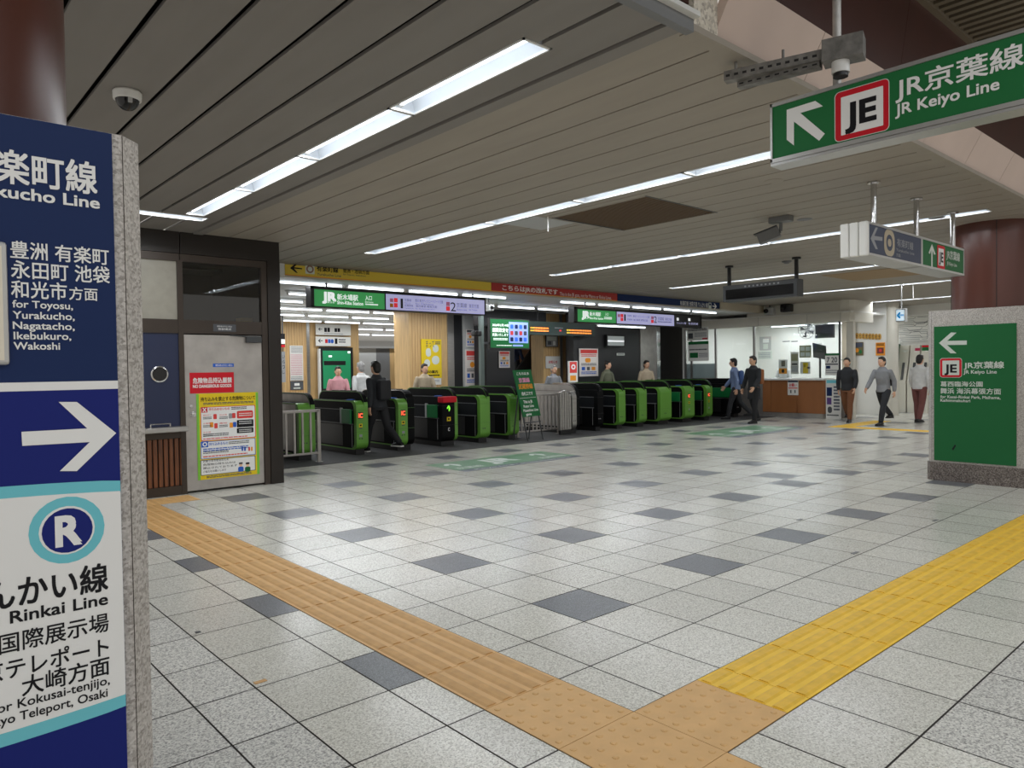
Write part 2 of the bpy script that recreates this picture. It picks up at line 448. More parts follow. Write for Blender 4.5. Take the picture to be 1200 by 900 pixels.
# ------------------------------------------------------------------ lamps: positions
ZC = 3.25
LAMPS = []    # (axis, fixed coordinate, a, b, z, row words, hole)
def row(axis, c, joints, z, words, rec=True):
    js = list(joints)
    for k in range(len(js) - 1): LAMPS.append((axis, c, js[k], js[k + 1], z, words, k, len(js) - 1, rec))
row('Y', -0.41, [0.36, 1.70, 3.09, 4.46, 5.86], ZC, 'grey ceiling lamp row')
row('X', 6.05, [-0.22, -1.6, -2.98], ZC, 'short row above the booth')
row('Y', 2.48, [0.1, 1.42, 2.80, 4.24, 5.64, 7.05], ZC, 'ceiling row left of the brown vent')
row('Y', 6.53, [0.15, 1.52, 2.90, 4.42, 5.85, 7.29], ZC, 'ceiling row right of the brown vent')
row('Y', 10.3, [0.15, 1.55, 2.95, 4.42, 5.87, 7.35], ZC, 'ceiling row behind the black display')
row('Y', 14.05, [0.15, 1.57, 3.0, 4.42, 5.85, 7.25], ZC, 'ceiling row by the small exit sign')
row('Y', 18.2, [-0.6, 0.8, 2.15, 3.5, 4.86, 6.24], ZC, 'farthest ceiling row before the route map')
HW = 0.108

# ------------------------------------------------------------------ ceilings
def minus(rects, h):
    out = []
    for (x0, x1, y0, y1) in rects:
        a, b, c, d = h
        if b <= x0 or a >= x1 or d <= y0 or c >= y1: out.append((x0, x1, y0, y1)); continue
        if a > x0: out.append((x0, a, y0, y1))
        if b < x1: out.append((b, x1, y0, y1))
        p, q = max(a, x0), min(b, x1)
        if c > y0: out.append((p, q, y0, c))
        if d < y1: out.append((p, q, d, y1))
    return out
holes = []
for (axis, c, a, b, z, wd, k, n, rec) in LAMPS:
    a, b = min(a, b), max(a, b)
    holes.append((c - HW, c + HW, a, b) if axis == 'Y' else (a, b, c - HW, c + HW))
VENT = (2.86, 4.12, 2.2, 3.53)
holes.append(VENT)
YS, YN = -0.22, 8.75
def slats(x0, pitch, n, gap, y0, y1, z, th, m, name, zv):
    mb = MB()
    for k in range(n):
        rects = [(x0 + k * pitch + gap / 2, x0 + (k + 1) * pitch - gap / 2, y0, y1)]
        for h in holes: rects = minus(rects, h)
        for (p, q, r, s) in rects:
            if q - p > 0.004 and s - r > 0.004: mb.box((p, r, z), (q, s, z + th), m)
    mb.box((x0, y0, zv), (x0 + n * pitch, y1, zv + 0.02), VOID)
    return struct(mb.build(name))
slats(0.05, 0.335, 66, 0.015, YS, YN, ZC, 0.02, CEIL, 'ceiling', ZC + 0.2)
slats(-0.40 - 0.335 * 11, 0.335, 12, 0.034, YS, 7.0, ZC, 0.02, CEIL_N, 'ceiling_grey', ZC + 0.2)
mb = MB()                                     # cross seams, edge trims
mb.box((-0.06, YS, ZC - 0.012), (0.05, 7.0, ZC + 0.02), CEIL_N)
mb.box((-4.1, YS - 0.05, ZC - 0.015), (0.1, YS, ZC + 0.05), MGREY); mb.box((-4.1, YS - 0.09, ZC + 0.05), (0.1, YS, ZC + 0.075), LAMPW)
mb.box((0.1, YS - 0.05, ZC - 0.005), (22.2, YS + 0.04, ZC + 0.03), CEIL)
struct(mb.build('trim_1'))
mb = MB()                                     # sloping pink fascia, dark brown panels over it
n = 22
for k in range(n):
    x0 = 0.32 + k; x1 = x0 + 0.994
    mb.prism([(x0, YS - 0.02, ZC + 0.02), (x0, YS - 0.17, ZC + 0.30), (x0, YS - 0.12, ZC + 0.32), (x0, YS + 0.04, ZC + 0.04)], (x1 - x0, 0, 0), FASC)
struct(mb.build('beam_fascia'))
mb = MB()
for k in range(16):
    x0 = -4.3 + k * 1.7
    mb.prism([(x0, YS - 0.15, ZC + 0.28), (x0, YS - 0.24, ZC + 0.92), (x0, YS - 0.2, ZC + 0.92), (x0, YS - 0.1, ZC + 0.28)], (1.696, 0, 0), BRN)
mb.box((-4.3, YS - 0.02, ZC + 0.14), (0.32, YS + 0.02, ZC + 0.4), BRN)
struct(mb.build('beam_panel'))
mb = MB()
granb = granite('beam_speckled', (204, 196, 180), (160, 152, 142), (220, 213, 200), 60, 0.6, 0.05)
mb.box((0.1, YS - 0.05, ZC + 0.03), (0.32, YS - 0.01, ZC + 0.34), granb); struct(mb.build('beam_end'))
mb = MB()                                     # louvred high ceiling of the passage
ZL = ZC + 0.9
for k in range(170): 
    x0 = -5 + 0.11 * k
    mb.box((x0, -6.5, ZL), (x0 + 0.055, YS - 0.27, ZL + 0.05), LOUV)
mb.box((-5, -6.5, ZL + 0.12), (14, YS - 0.2, ZL + 0.14), VOID)
mb.box((-5, YS - 0.28, ZL - 0.02), (22, YS - 0.2, ZL + 0.1), LOUV)
struct(mb.build('ceiling_louvre'))
mb = MB()                                     # lintel over the gates and the lower white ceiling behind it
ZI = 3.05
mb.box((1.05, 8.76, ZI - 0.0), (16.9, 8.9, ZC + 0.2), TANW)
mb.box((1.05, 8.745, ZI), (1.93, 8.76, ZC), WALLW)
mb.box((14.45, 8.72, ZI + 0.02), (16.9, 8.76, ZC), TANW)
struct(mb.build('beam_lintel'))
mb = MB()
for k in range(int((31 - 8.9) / 0.3)):
    y0 = 8.9 + 0.3 * k
    mb.box((0, y0 + 0.006, ZI), (22, y0 + 0.294, ZI + 0.02), CEIL_IN)
mb.box((0, 8.9, ZI + 0.05), (22, 31, ZI + 0.07), MGREY)
struct(mb.build('ceiling_inner'))

# ------------------------------------------------------------------ fluorescent lamps
ORD = ['first', 'second', 'third', 'fourth', 'fifth', 'sixth', 'seventh', 'eighth', 'ninth']
def lamp(axis, c, a, b, z, label, group, rec, dim=1.0):
    a, b = min(a, b), max(a, b); L = b - a
    t = thing('fluorescent_light', label, 'ceiling light', ((c, (a + b) / 2, z) if axis == 'Y' else ((a + b) / 2, c, z)), group)
    def W(s, l, h): return (c + s, a + l, z + h) if axis == 'Y' else (a + l, c + s, z + h)
    mb = MB()
    if rec:
        d = 0.10; hw = HW - 0.004; tw = hw * 0.75
        e = 0.012
        for sg in (-1, 1):
            mb.quad(W(sg * hw, e, 0), W(sg * hw, L - e, 0), W(sg * tw, L - e, d), W(sg * tw, e, d), REFL)
            mb.box(W(sg * hw, 0.004, -0.006), W(sg * (hw - 0.012), L - 0.004, 0.002), LAMPW)
        mb.quad(W(-tw, e, d), W(tw, e, d), W(tw, L - e, d), W(-tw, L - e, d), REFL)
        for l in (e, L - e): mb.quad(W(-hw, l, 0), W(hw, l, 0), W(tw, l, d), W(-tw, l, d), REFL)
        for l in (0.004, L - 0.018): mb.box(W(-hw, l, -0.006), W(hw, l + 0.014, 0.002), LAMPW)
        tz = 0.035; ts = -0.03 if axis == 'Y' else 0.0
    else:
        mb.box(W(-0.05, 0.01, -0.03), W(0.05, L - 0.01, 0.0), LAMPW)
        tz = -0.07; ts = 0.0
    mb.build('housing', t)
    for l in (0.03, L - 0.055): hb = MB(); hb.box(W(ts - 0.016, l, tz - 0.018), W(ts + 0.016, l + 0.025, tz + (0.06 if rec else 0.04)), LAMPW); hb.build('lamp_holder', t)
    tb = MB(); tb.cyl(W(ts, 0.055, tz), W(ts, L - 0.055, tz), 0.0165, TUBE_M, 8)
    tb.build('tube', t, smooth=True)
    ld = bpy.data.lights.new('lamp_light', 'AREA'); ld.shape = 'RECTANGLE'; ld.size = L - 0.12; ld.size_y = 0.03
    ld.energy = TUBE_W * dim * (L - 0.12); ld.color = (0.93, 0.965, 1.0)
    lo = bpy.data.objects.new('lamp_light', ld); COL.objects.link(lo); lo.parent = t
    lo.location = Vector(W(ts, L / 2, tz - 0.0175)) - wloc(t); lo.rotation_euler = (0, 0, math.pi / 2 if axis == 'Y' else 0)
    return t
for (axis, c, a, b, z, wd, k, n, rec) in LAMPS:
    lamp(axis, c, a, b, z, '%s lamp from the %s end of the %s' % (ORD[k], 'near' if axis == 'Y' else 'right', wd), 'ceiling lights', rec)
inner = [(9.37, 2.05, 4, 'row under the yellow banner'), (9.37, 8.8, 5, 'row under the navy banner'), (10.65, 2.8, 6, 'row behind the first gate signboard'),
         (12.1, 2.6, 5, 'third inner row over the passage'), (13.8, 2.6, 4, 'fourth inner row over the passage'), (15.6, 3.0, 4, 'fifth inner row over the passage'),
         (17.6, 3.2, 5, 'sixth inner row over the passage'), (20.5, 4.5, 7, 'far inner row beyond the wooden pillar'), (24.0, 6, 7, 'last inner row beyond the wooden pillar')]
for (y, x0, n, wd) in inner:
    for k in range(n):
        lamp('X', y, x0 + 1.3 * k, x0 + 1.3 * (k + 1) - 0.02, ZI + (0.045 if y < 9.5 else 0), '%s batten from the left of the %s' % (ORD[k], wd), 'batten lights behind the gates', False)
for q, (y, x0) in enumerate(ADDED_ROWS):          # unseen lamp rows added behind the viewer to light the near sign and floor
    for k in range(8):
        lamp('X', y, x0 + 1.5 * k, x0 + 1.5 * k + 1.35, ZL, '%s added lamp from the left of the %s unseen row under the high louvred ceiling' % (ORD[k], ('nearer', 'farther')[q]), 'added passage lights', False, 0.95)
def pane_mat(name, tint, refl, rough=0.02):
    m = bpy.data.materials.new(name); m.use_nodes = True
    nt = m.node_tree; nt.nodes.clear()
    o = nt.nodes.new('ShaderNodeOutputMaterial'); mx = nt.nodes.new('ShaderNodeMixShader')
    tr = nt.nodes.new('ShaderNodeBsdfTransparent'); tr.inputs[0].default_value = tint
    gl = nt.nodes.new('ShaderNodeBsdfGlossy'); gl.inputs['Roughness'].default_value = rough
    fr = nt.nodes.new('ShaderNodeFresnel'); fr.inputs['IOR'].default_value = refl
    nt.links.new(fr.outputs[0], mx.inputs[0]); nt.links.new(tr.outputs[0], mx.inputs[1]); nt.links.new(gl.outputs[0], mx.inputs[2])
    nt.links.new(mx.outputs[0], o.inputs[0])
    return m
PANE = pane_mat('clear_pane', (0.93, 0.96, 0.96, 1), 1.35)
PANE_D = pane_mat('tinted_pane', (0.55, 0.56, 0.56, 1), 1.75)
SMOKE = pane_mat('dome_pane', (0.12, 0.12, 0.13, 1), 1.6)

# ------------------------------------------------------------------ pillars
def chamf(x0, x1, y0, y1, c):
    return [(x0 + c, y0), (x1 - c, y0), (x1, y0 + c), (x1, y1 - c), (x1 - c, y1), (x0 + c, y1), (x0, y1 - c), (x0, y0 + c)]
def pillar(cx, cy, hx, hy, h, c, r, label, name='clad_pillar'):
    t = thing(name, label, 'pillar', (cx, cy, 0)); t['kind'] = 'structure'
    x0, x1, y0, y1 = cx - hx, cx + hx, cy - hy, cy + hy
    mb = MB(); mb.prism([(x, y, 0.235) for x, y in chamf(x0, x1, y0, y1, c)], (0, 0, h - 0.235), GRAN)
    for qx, qy in ((x1 - c, y0), (x0 + c, y0), (x0, y1 - c), (x0, y0 + c)): mb.box((qx - 0.001, qy - 0.001, 0.235), (qx + 0.001, qy + 0.001, h - 0.001), BRONZE)
    mb.build('granite_cladding', t)
    mb = MB(); mb.prism([(x, y, 0.0) for x, y in chamf(x0 - 0.012, x1 + 0.012, y0 - 0.012, y1 + 0.012, c)], (0, 0, 0.235), GRAN_D); mb.build('plinth', t)
    mb = MB(); n = 40; mb.cyl((cx, cy, h - 0.05), (cx, cy, ZC + 1.0 if cx < 0 else ZC + 0.05), r, BRN_COL, n)
    mb.cyl((cx, cy, h), (cx, cy, h + 0.012), r + 0.012, BRN, n)
    for k in range(4):
        a = math.radians(200 + 90 * k); mb.box((cx + r * math.cos(a) - 0.003, cy + r * math.sin(a) - 0.003, h), (cx + r * math.cos(a) + 0.003, cy + r * math.sin(a) + 0.003, ZC + 0.02), BLACK)
    mb.build('round_column', t, smooth=True)
    return t
YL = -0.241
pillar(-3.125, YL + 0.575, 0.58, 0.575, 2.17, 0.055, 0.49, 'granite-clad pillar with a brown round column, close by at the left edge')
pillar(7.675, 0.43, 0.575, 0.575, 2.17, 0.05, 0.455, 'granite-clad pillar with a brown round column behind the standing green sign')

# ------------------------------------------------------------------ blue line sign on the left pillar
t = thing('wall_sign', 'large blue sign board with white arrow and pale oval on the left pillar', 'sign', (-3.1, YL, 1.2))
pr = Print('Y', YL - 0.012)
xr = at(141, 560, 'Y', YL - 0.012).x; xl = -3.68
zt = at(132, 157, 'Y', YL - 0.012).z
mb = MB(); zs0 = at(135, 446, 'Y', YL).z; zs1 = at(135, 455.5, 'Y', YL).z
mb.box((xl, YL - 0.012, zs0), (xr, YL, zt), I_NAVY); mb.box((xl, YL - 0.012, 0.28), (xr, YL, zs1), I_ROYAL); mb.box((xl, YL - 0.0125, zs1), (xr, YL, zs0), I_WHITE)
mb.build('board', t)
def oval(x0, xc, yt_, yb_, m, lv, a_px=560):
    u0 = pr.uv(xc, 700)[0]; a = a_px * 0.00262; v1 = pr.uv(0, yt_)[1]; v0 = pr.uv(0, yb_)[1]; vc = (v0 + v1) / 2; b = (v1 - v0) / 2
    pts = []
    for k in range(120):
        th = 2 * math.pi * k / 120
        pts.append((min(max(u0 + a * math.cos(th), xl + 0.001), xr - 0.0005), vc + b * math.sin(th)))
    q = []
    for p in pts:
        if not q or (abs(p[0] - q[-1][0]) + abs(p[1] - q[-1][1])) > 1e-5: q.append(p)
    pr.polyuv(q, m, lv)
oval(0, -70, 570, 877, I_CYAN, 0, 520); oval(0, -70, 584, 861, I_WHITE, 1, 490)
pr.disc(33, 122.5, 78, 660, 582, I_CYAN, 2); pr.disc(45, 111, 78, 649.5, 593, I_WHITE, 3); pr.disc(48.5, 108.5, 78.5, 647.5, 595.5, I_ROYAL, 4)
pr.text('R', 66, 94, 80, 638, 604, I_WHITE, 0.035, 5)
pr.poly([(25, 506), (102, 502), (68.5, 471), (90, 471), (136, 507.5), (90, 552), (70, 552), (105, 518), (26, 522.5)], I_WHITE, 2)
pr.build('printing', t)
pr.mb = MB()
B = 0.018
for (s, x0, x1, xm, yb, yt_, b_) in [('有楽町線', -51, 113, 95, 226, 189, B), ('Yurakucho Line', -66, 116, 91, 241.5, 228.5, 0.022), ('豊洲 有楽町', 12, 127, 70, 306.5, 287, 0.012), ('永田町 池袋', 13, 128, 70, 329, 309, 0.012),
      ('和光市', 13, 78, 45, 350, 330, 0.012), ('方面', 81, 114, 97, 352, 337, 0.01), ('for Toyosu,', 14.5, 85, 40, 361, 352.6, 0.016), ('Yurakucho,', 15, 87, 20, 373.2, 364.6, 0.016), ('Nagatacho,', 15, 87, 20, 385.4, 376.8, 0.016),
      ('Ikebukuro,', 16, 83, 20, 397.4, 388.8, 0.016), ('Wakoshi', 16, 70, 20, 409.4, 400.8, 0.016)]:
    pr.text(s, x0, x1, xm, yb, yt_, I_WHITE, b_)
pr.build('white_lettering', t)
pr.mb = MB()
for (s, x0, x1, xm, yb, yt_, b_) in [('りんかい線', -55, 126, 107, 695, 662, B), ('Rinkai Line', 11.5, 126, 89, 715, 701.5, 0.018), ('国際展示場', -2, 127, 114, 742, 720, 0.01), ('東京テレポート', -52, 127, 117, 770, 748, 0.012),
      ('大崎方面', 25, 128, 115, 793, 771, 0.012), ('for Kokusai-tenjijo,', -9, 129, 23, 829, 818.4, 0.012), ('Tokyo Teleport, Osaki', -30, 126, 94, 824.4, 814.4, 0.012)]:
    pr.text(s, x0, x1, xm, yb, yt_, I_BLACK, b_)
pr.build('black_lettering', t)
mb = MB(); x1 = at(8, 350, 'Y', YL).x; z0 = at(4, 428, 'Y', YL).z; z1 = at(4, 285, 'Y', YL).z
mb.bbox((x1 - 0.26, YL - 0.03, z0), (x1, YL - 0.0125, z1), ALU, 0.008); mb.box((x1 - 0.25, YL - 0.032, z0 + 0.012), (x1 - 0.012, YL - 0.03, z1 - 0.012), mat('notice_cream', (222, 214, 196), 0.5))
tag(mb.build('notice', origin=(x1 - 0.13, YL - 0.02, z0)), 'cream notice in a rounded metal frame on the blue sign, cut by the left edge', 'notice')

# ------------------------------------------------------------------ green sign on the right pillar
XP = 7.1
t = thing('wall_sign', 'standing green sign board with white left arrow on the right pillar', 'sign', (XP, 0.48, 1.1))
mb, pr, (u0, u1, v0, v1) = board('', None, '', 'X', XP - 0.012, 1094.6, 1191, 1094.6, 539, 383, I_GREEN, 0.013)
mb.build('board', t)
pr.poly([(1100.4, 402), (1114.5, 389.6), (1121, 389.8), (1110, 399.5), (1133, 399), (1133, 404), (1110, 404.3), (1121, 414), (1114, 414)], I_PALE, 1)
pr.box(1101.2, 1127.4, 1102, 442.4, 419.7, I_PALE, 1, 0.14); pr.box(1101.7, 1126.9, 1102, 442, 420.2, I_RED, 2, 0.13); pr.box(1104.4, 1124.2, 1105, 439.6, 422.6, I_PALE, 3, 0.03)
pr.build('badge', t); pr.mb = MB()
pr.text('JE', 1107.3, 1120.9, 1108, 436.3, 427.2, I_BLACK, 0.03, 5); pr.build('badge_lettering', t); pr.mb = MB()
for (s, x0, x1, xm, yb, yt_, b_) in [('JR京葉線', 1129.8, 1176.6, 1150, 433.0, 423.8, 0.02), ('JR Keiyo Line', 1129.2, 1168, 1131, 437.8, 433.8, 0.02), ('葛西臨海公園', 1102.2, 1151.5, 1125, 453, 447, 0.015), ('舞浜 海浜幕張方面', 1102.2, 1173, 1140, 461.8, 455, 0.015),
     ('for Kasai-Rinkai Park, Maihama,', 1102.2, 1172.5, 1104, 466.4, 463.2, 0.02), ('Kaihimmakuhari', 1102.2, 1137, 1104, 470.6, 467.4, 0.02)]:
    pr.text(s, x0, x1, xm, yb, yt_, I_PALE, b_)
pr.build('white_lettering', t)
mb = MB(); mb.prism([at(1115.5, 526, 'X', XP - 0.0135), at(1117, 528, 'X', XP - 0.0135), at(1120.5, 522, 'X', XP - 0.0135), at(1119, 521, 'X', XP - 0.0135)], (0.001, 0, 0), I_BLACK); mb.build('scratch_mark', t)

# ------------------------------------------------------------------ hanging green sign, top right
XS = 0.8
ya = at(903, 160, 'X', XS).y; zt = at(903, 122.5, 'X', XS).z; zb = at(903, 191, 'X', XS).z; yb = ya - 2.35
t = thing('hanging_sign', 'large green hanging sign with a white slanting arrow, near at the top right', 'sign', (XS + 0.06, ya - 1.1, zb))
mb = MB(); mb.box((XS + 0.004, yb + 0.01, zb + 0.015), (XS + 0.12, ya - 0.01, zt - 0.015), I_GREENB); mb.build('face', t)
mb = MB()
mb.box((XS - 0.004, yb, zt - 0.02), (XS + 0.13, ya, zt), ALU); mb.box((XS - 0.004, yb, zb - 0.005), (XS + 0.13, ya, zb + 0.018), ALU)
mb.box((XS + 0.0, yb, zb - 0.022), (XS + 0.125, ya, zb - 0.007), ALU)
mb.box((XS - 0.004, ya - 0.012, zb), (XS + 0.13, ya, zt), ALU); mb.box((XS - 0.004, yb, zb), (XS + 0.13, yb + 0.014, zt), ALU)
mb.build('frame', t)
pr = Print('X', XS + 0.003)
C4 = lambda a, b: (900 + a / 4.0, b / 4.0)
pr.poly([C4(*p) for p in [(88, 515), (222, 473), (258, 498), (152, 530), (267, 627), (240, 660), (122, 570), (122, 682), (88, 655)]], I_WHITE, 1)
pr.build('arrow', t); pr.mb = MB()
pr.box(978, 1042.5, 1010, 160, 100, I_PALE, 1, 0.1); pr.box(979, 1041.5, 1010, 159.2, 100.8, I_RED, 2, 0.09); pr.box(985.7, 1035.2, 1010, 153.2, 107.6, I_WHITE, 3, 0.02)
pr.text('JE', 992, 1026, 1021, 140.5, 114, I_BLACK, 0.035, 5); pr.build('badge', t); pr.mb = MB()
pr.text('JR京葉線', 1050, 1199.5, 1103, 107, 76, I_WHITE, 0.014); pr.text('JR Keiyo Line', 1049.5, 1171, 1134, 113.8, 100.5, I_WHITE, 0.02)
pr.build('white_lettering', t)
rodp = at(981, 98, 'X', XS + 0.06)
mb = MB(); mb.cyl((XS + 0.06, rodp.y, zt), (XS + 0.06, rodp.y, ZL + 0.02), 0.022, mat('galvanised_rod', (196, 194, 190), 0.45, 0.5, noise=0.2, nscale=12), 14)
mb.build('hanging_rod', t, smooth=True); mb = MB(); mb.cyl((XS + 0.06, rodp.y - 1.3, zt), (XS + 0.06, rodp.y - 1.3, ZL + 0.02), 0.022, ALU, 14)
mb.build('hanging_rod', t, smooth=True)

# conduit channels and junction box by the rod, fixed to the ceiling edge
GALV = mat('galvanised', (122, 120, 116), 0.5, 0.4, noise=0.3, nscale=20)
t = thing('cable_tray', 'perforated grey metal channels with a junction box at the beam edge', 'cable tray', (1.05, -0.1, ZC - 0.1))
zc = 3.14
pA = at(850, 97, 'Z', zc); pB = at(972, 70, 'Z', zc)
def channel(a, b, wd, hh, slots, name):
    d = (b - a).normalized(); s = Vector((-d.y, d.x, 0)) * wd / 2; u = Vector((0, 0, hh))
    mb = MB(); mb.prism([a - s, a + s, a + s + u, a - s + u], b - a, GALV)
    L = (b - a).length; n = slots
    for k in range(n):
        p = a + d * (L * (k + 0.25) / n); q = a + d * (L * (k + 0.75) / n)
        for (off, z0, z1) in ((-s * 1.02, hh * 0.35, hh * 0.6), (s * 1.02, hh * 0.35, hh * 0.6)):
            e = off * 0.02
            mb.prism([p + off + Vector((0, 0, z0)), q + off + Vector((0, 0, z0)), q + off + Vector((0, 0, z1)), p + off + Vector((0, 0, z1))], -off * 0.03, BLACK)
    mb.build(name, t)
channel(pA, pB, 0.06, 0.055, 12, 'channel')
pC = at(866, 104, 'Z', zc - 0.03); pD = at(962, 80, 'Z', zc - 0.03)
channel(pC, pD, 0.06, 0.035, 9, 'channel')
jb = at(985, 64, 'Z', zc)
d = (pB - pA).normalized(); s = Vector((-d.y, d.x, 0))
mb = MB(); p0 = pB - d * 0.03
mb.prism([p0 - s * 0.06 - Vector((0, 0, 0.025)), p0 + s * 0.06 - Vector((0, 0, 0.025)), p0 + s * 0.06 + Vector((0, 0, 0.09)), p0 - s * 0.06 + Vector((0, 0, 0.09))], d * 0.2, GALV)
mb.build('junction_box', t)
mb = MB(); pc = p0 + d * 0.085
mb.cyl(pc + Vector((0, 0, -0.085)), pc + Vector((0, 0, -0.02)), 0.045, LAMPW, 20); mb.cyl(pc + Vector((0, 0, -0.105)), pc + Vector((0, 0, -0.085)), 0.038, BLACK, 20)
mb.build('cable_gland', t, smooth=True)
for q in (pA + d * 0.06, pA + d * 0.32): mb = MB(); mb.cyl(q + Vector((0, 0, 0.045)), q + Vector((0, 0, ZC - zc)), 0.008, GALV, 8); mb.build('bolt', t)

# ------------------------------------------------------------------ second hanging sign (slate and green)
YF = 0.33
x0 = at(1018, 277, 'Y', YF).x; x1 = at(1130, 308, 'Y', YF).x; z0 = 2.495; z1 = 2.80; xs = at(1080.5, 290, 'Y', YF).x
t = thing('hanging_sign', 'slate and green hanging sign on three posts above the green pillar sign', 'sign', ((x0 + x1) / 2, YF + 0.13, z0))
mb = MB(); mb.box((x0 + 0.02, YF + 0.004, z0 + 0.02), (xs - 0.02, YF + 0.25, z1 - 0.02), I_SLATE); mb.build('slate_face', t)
mb = MB(); mb.box((xs + 0.02, YF + 0.004, z0 + 0.02), (x1 - 0.02, YF + 0.25, z1 - 0.02), I_GREEN); mb.build('green_face', t)
mb = MB()
mb.box((x0, YF - 0.002, z0), (x1, YF + 0.254, z0 + 0.022), ALU); mb.box((x0, YF - 0.002, z1 - 0.022), (x1, YF + 0.254, z1), ALU)
mb.box((xs - 0.022, YF, z0), (xs + 0.022, YF + 0.252, z1), ALU); mb.box((x1 - 0.022, YF, z0), (x1, YF + 0.252, z1), ALU)
for k in range(3):
    mb.bbox((x0 - 0.03, YF + 0.085 * k, z0 - 0.004), (x0 + 0.022, YF + 0.085 * k + 0.079, z1 + 0.004), WHITE, 0.012)
mb.build('frame', t)
pr = Print('Y', YF + 0.003)
C5 = lambda a, b: (960 + a / 5.0, 180 + b / 5.0)
pr.poly([C5(*p) for p in [(300, 497), (330, 432), (343, 434), (322, 482), (370, 490), (370, 512), (322, 506), (343, 560), (330, 560)]], I_GREY, 1)
mtaupe = mat('print_taupe', (176, 164, 140), 0.4)
pr.box(1036, 1048.3, 1042, 300, 269.5, mtaupe, 1, 0.35); pr.box(1038.5, 1046, 1042, 294, 275, I_SLATE, 2, 0.48); pr.box(1040.2, 1044.4, 1042, 289, 280, mtaupe, 3, 0.48)
pr.text('有楽町線', 1051, 1070, 1060, 291, 281.5, I_GREY, 0.01); pr.text('Yurakucho Line', 1050, 1071, 1060, 296.5, 293, I_GREY, 0.01); pr.text('方面', 1050, 1055, 1052, 301, 297, I_GREY, 0.01)
pr.poly([C5(*p) for p in [(660, 530), (682, 590), (672, 592), (664, 566), (664, 664), (656, 664), (656, 566), (648, 588), (640, 582)]], I_PALE, 1)
pr.box(1098.2, 1107.2, 1103, 315, 288, I_RED, 1, 0.1); pr.box(1099.6, 1105.8, 1103, 311.5, 291.5, I_WHITE, 2); pr.text('JE', 1100.4, 1105, 1103, 307, 296, I_BLACK, 0.03, 4)
pr.text('JR京葉線', 1109, 1124.5, 1117, 306.5, 294.5, I_PALE, 0.012); pr.text('JR Keiyo Line', 1109.5, 1121, 1117, 312, 308, I_PALE, 0.01)
pr.build('printing', t)
for px, py in ((1029, 212), (1074, 232), (1112, 249)):
    p = at(px, py, 'Z', ZC); mb = MB()
    mb.cyl((p.x, YF + 0.13, z1), (p.x, YF + 0.13, ZC), 0.027, CHROME, 16); mb.cyl((p.x, YF + 0.13, ZC - 0.016), (p.x, YF + 0.13, ZC), 0.06, CHROME, 20)
    mb.build('post', t, smooth=True)

# ------------------------------------------------------------------ booth (left wall)
YB = 7.0
mb = MB()
def fr(x0, x1, z0, z1, m, y0=-0.03, y1=0.08): mb.box((x0, YB + y0, z0), (x1, YB + y1, z1), m)
fr(-3.9, -0.232, 2.985, ZC, BRONZE_D); fr(-0.222, 1.05, 2.985, ZC, BRONZE_D)
fr(-3.9, -0.235, 2.89, 2.98, BRONZE, -0.02); fr(-0.225, 0.876, 2.89, 2.98, BRONZE, -0.02)
fr(-3.9, 0.876, 2.0, 2.17, BRONZE, -0.02)
fr(-0.262, -0.2, 0, 2.9, BRONZE, -0.025); fr(0.795, 0.872, 0, 2.9, BRONZE, -0.025); fr(0.876, 1.05, 0, 2.985, BRONZE_D, -0.04, 0.2)
fr(-3.9, -0.262, 0, 0.115, BRONZE, -0.02); fr(-3.9, -0.262, 0.705, 0.79, BRONZE, -0.02)
fr(-0.62, -0.55, 2.17, 2.9, BRONZE, 0.0) if False else None
mb.box((1.0, YB + 0.2, 0), (1.05, YB + 5.0, ZC), BRONZE_D); mb.box((-3.9, YB + 2.4, 0), (1.0, YB + 2.45, ZC), mat('booth_inner', (96, 98, 96), 0.7)); mb.box((-3.9, YB + 0.08, ZC - 0.06), (1.0, YB + 2.45, ZC), MGREY)
mb.box((-3.9, YB + 0.08, 2.02), (1.0, YB + 2.4, 2.07), DGREY)
struct(mb.build('wall_left'))
mb = MB(); fr(-1.6, -0.262, 2.17, 2.89, FROST, 0.01, 0.03); struct(mb.build('window_1'), 'frosted pane over the navy booth panel')
mb = MB(); fr(-0.2, 0.795, 2.17, 2.89, PANE_D, 0.015, 0.022); struct(mb.build('window_2'), 'clear transom pane over the steel door')
mb = MB(); fr(-3.9, -0.262, 0.84, 2.0, NAVY_P, -0.005, 0.02); o = struct(mb.build('wall_booth_panel'))
c = at(186.5, 438.5, 'Y', YB); mb = MB()
mb.lathe([(0.098, -0.002), (0.1, 0.014), (0.084, 0.018), (0.082, 0.0)], (c.x, YB - 0.005, c.z), CHROME, 28, Vector((0, -1, 0))); mb.lathe([(0.083, 0.0), (0.083, 0.007)], (c.x, YB - 0.005, c.z), BLACKG, 28, Vector((0, -1, 0)))
tag(mb.build('porthole', origin=(c.x, YB - 0.02, c.z), smooth=True), 'small round porthole with chrome rim in the navy booth panel', 'porthole')
mb = MB(); mb.bbox((-3.9, YB - 0.16, 0.79), (-0.21, YB, 0.855), STEEL, 0.01); o = mb.build('ledge', origin=(-1, YB - 0.08, 0.82)); tag(o, 'stainless ledge under the navy booth panel', 'shelf')
mb = MB()
c0 = at(177, 500, 'Y', YB - 0.1); c1 = at(200, 500, 'Y', YB - 0.1)
mb.tube([(c0.x, YB - 0.08, 0.855), (c0.x, YB - 0.08, 0.895), (c1.x, YB - 0.08, 0.895), (c1.x, YB - 0.08, 0.855)], 0.009, CHROME); mb.build('rail', o, smooth=True)
mb = MB()
x = -1.7
while x < -0.27: mb.bbox((x, YB - 0.012, 0.115), (x + 0.048, YB + 0.02, 0.705), WOODR, 0.008); x += 0.062
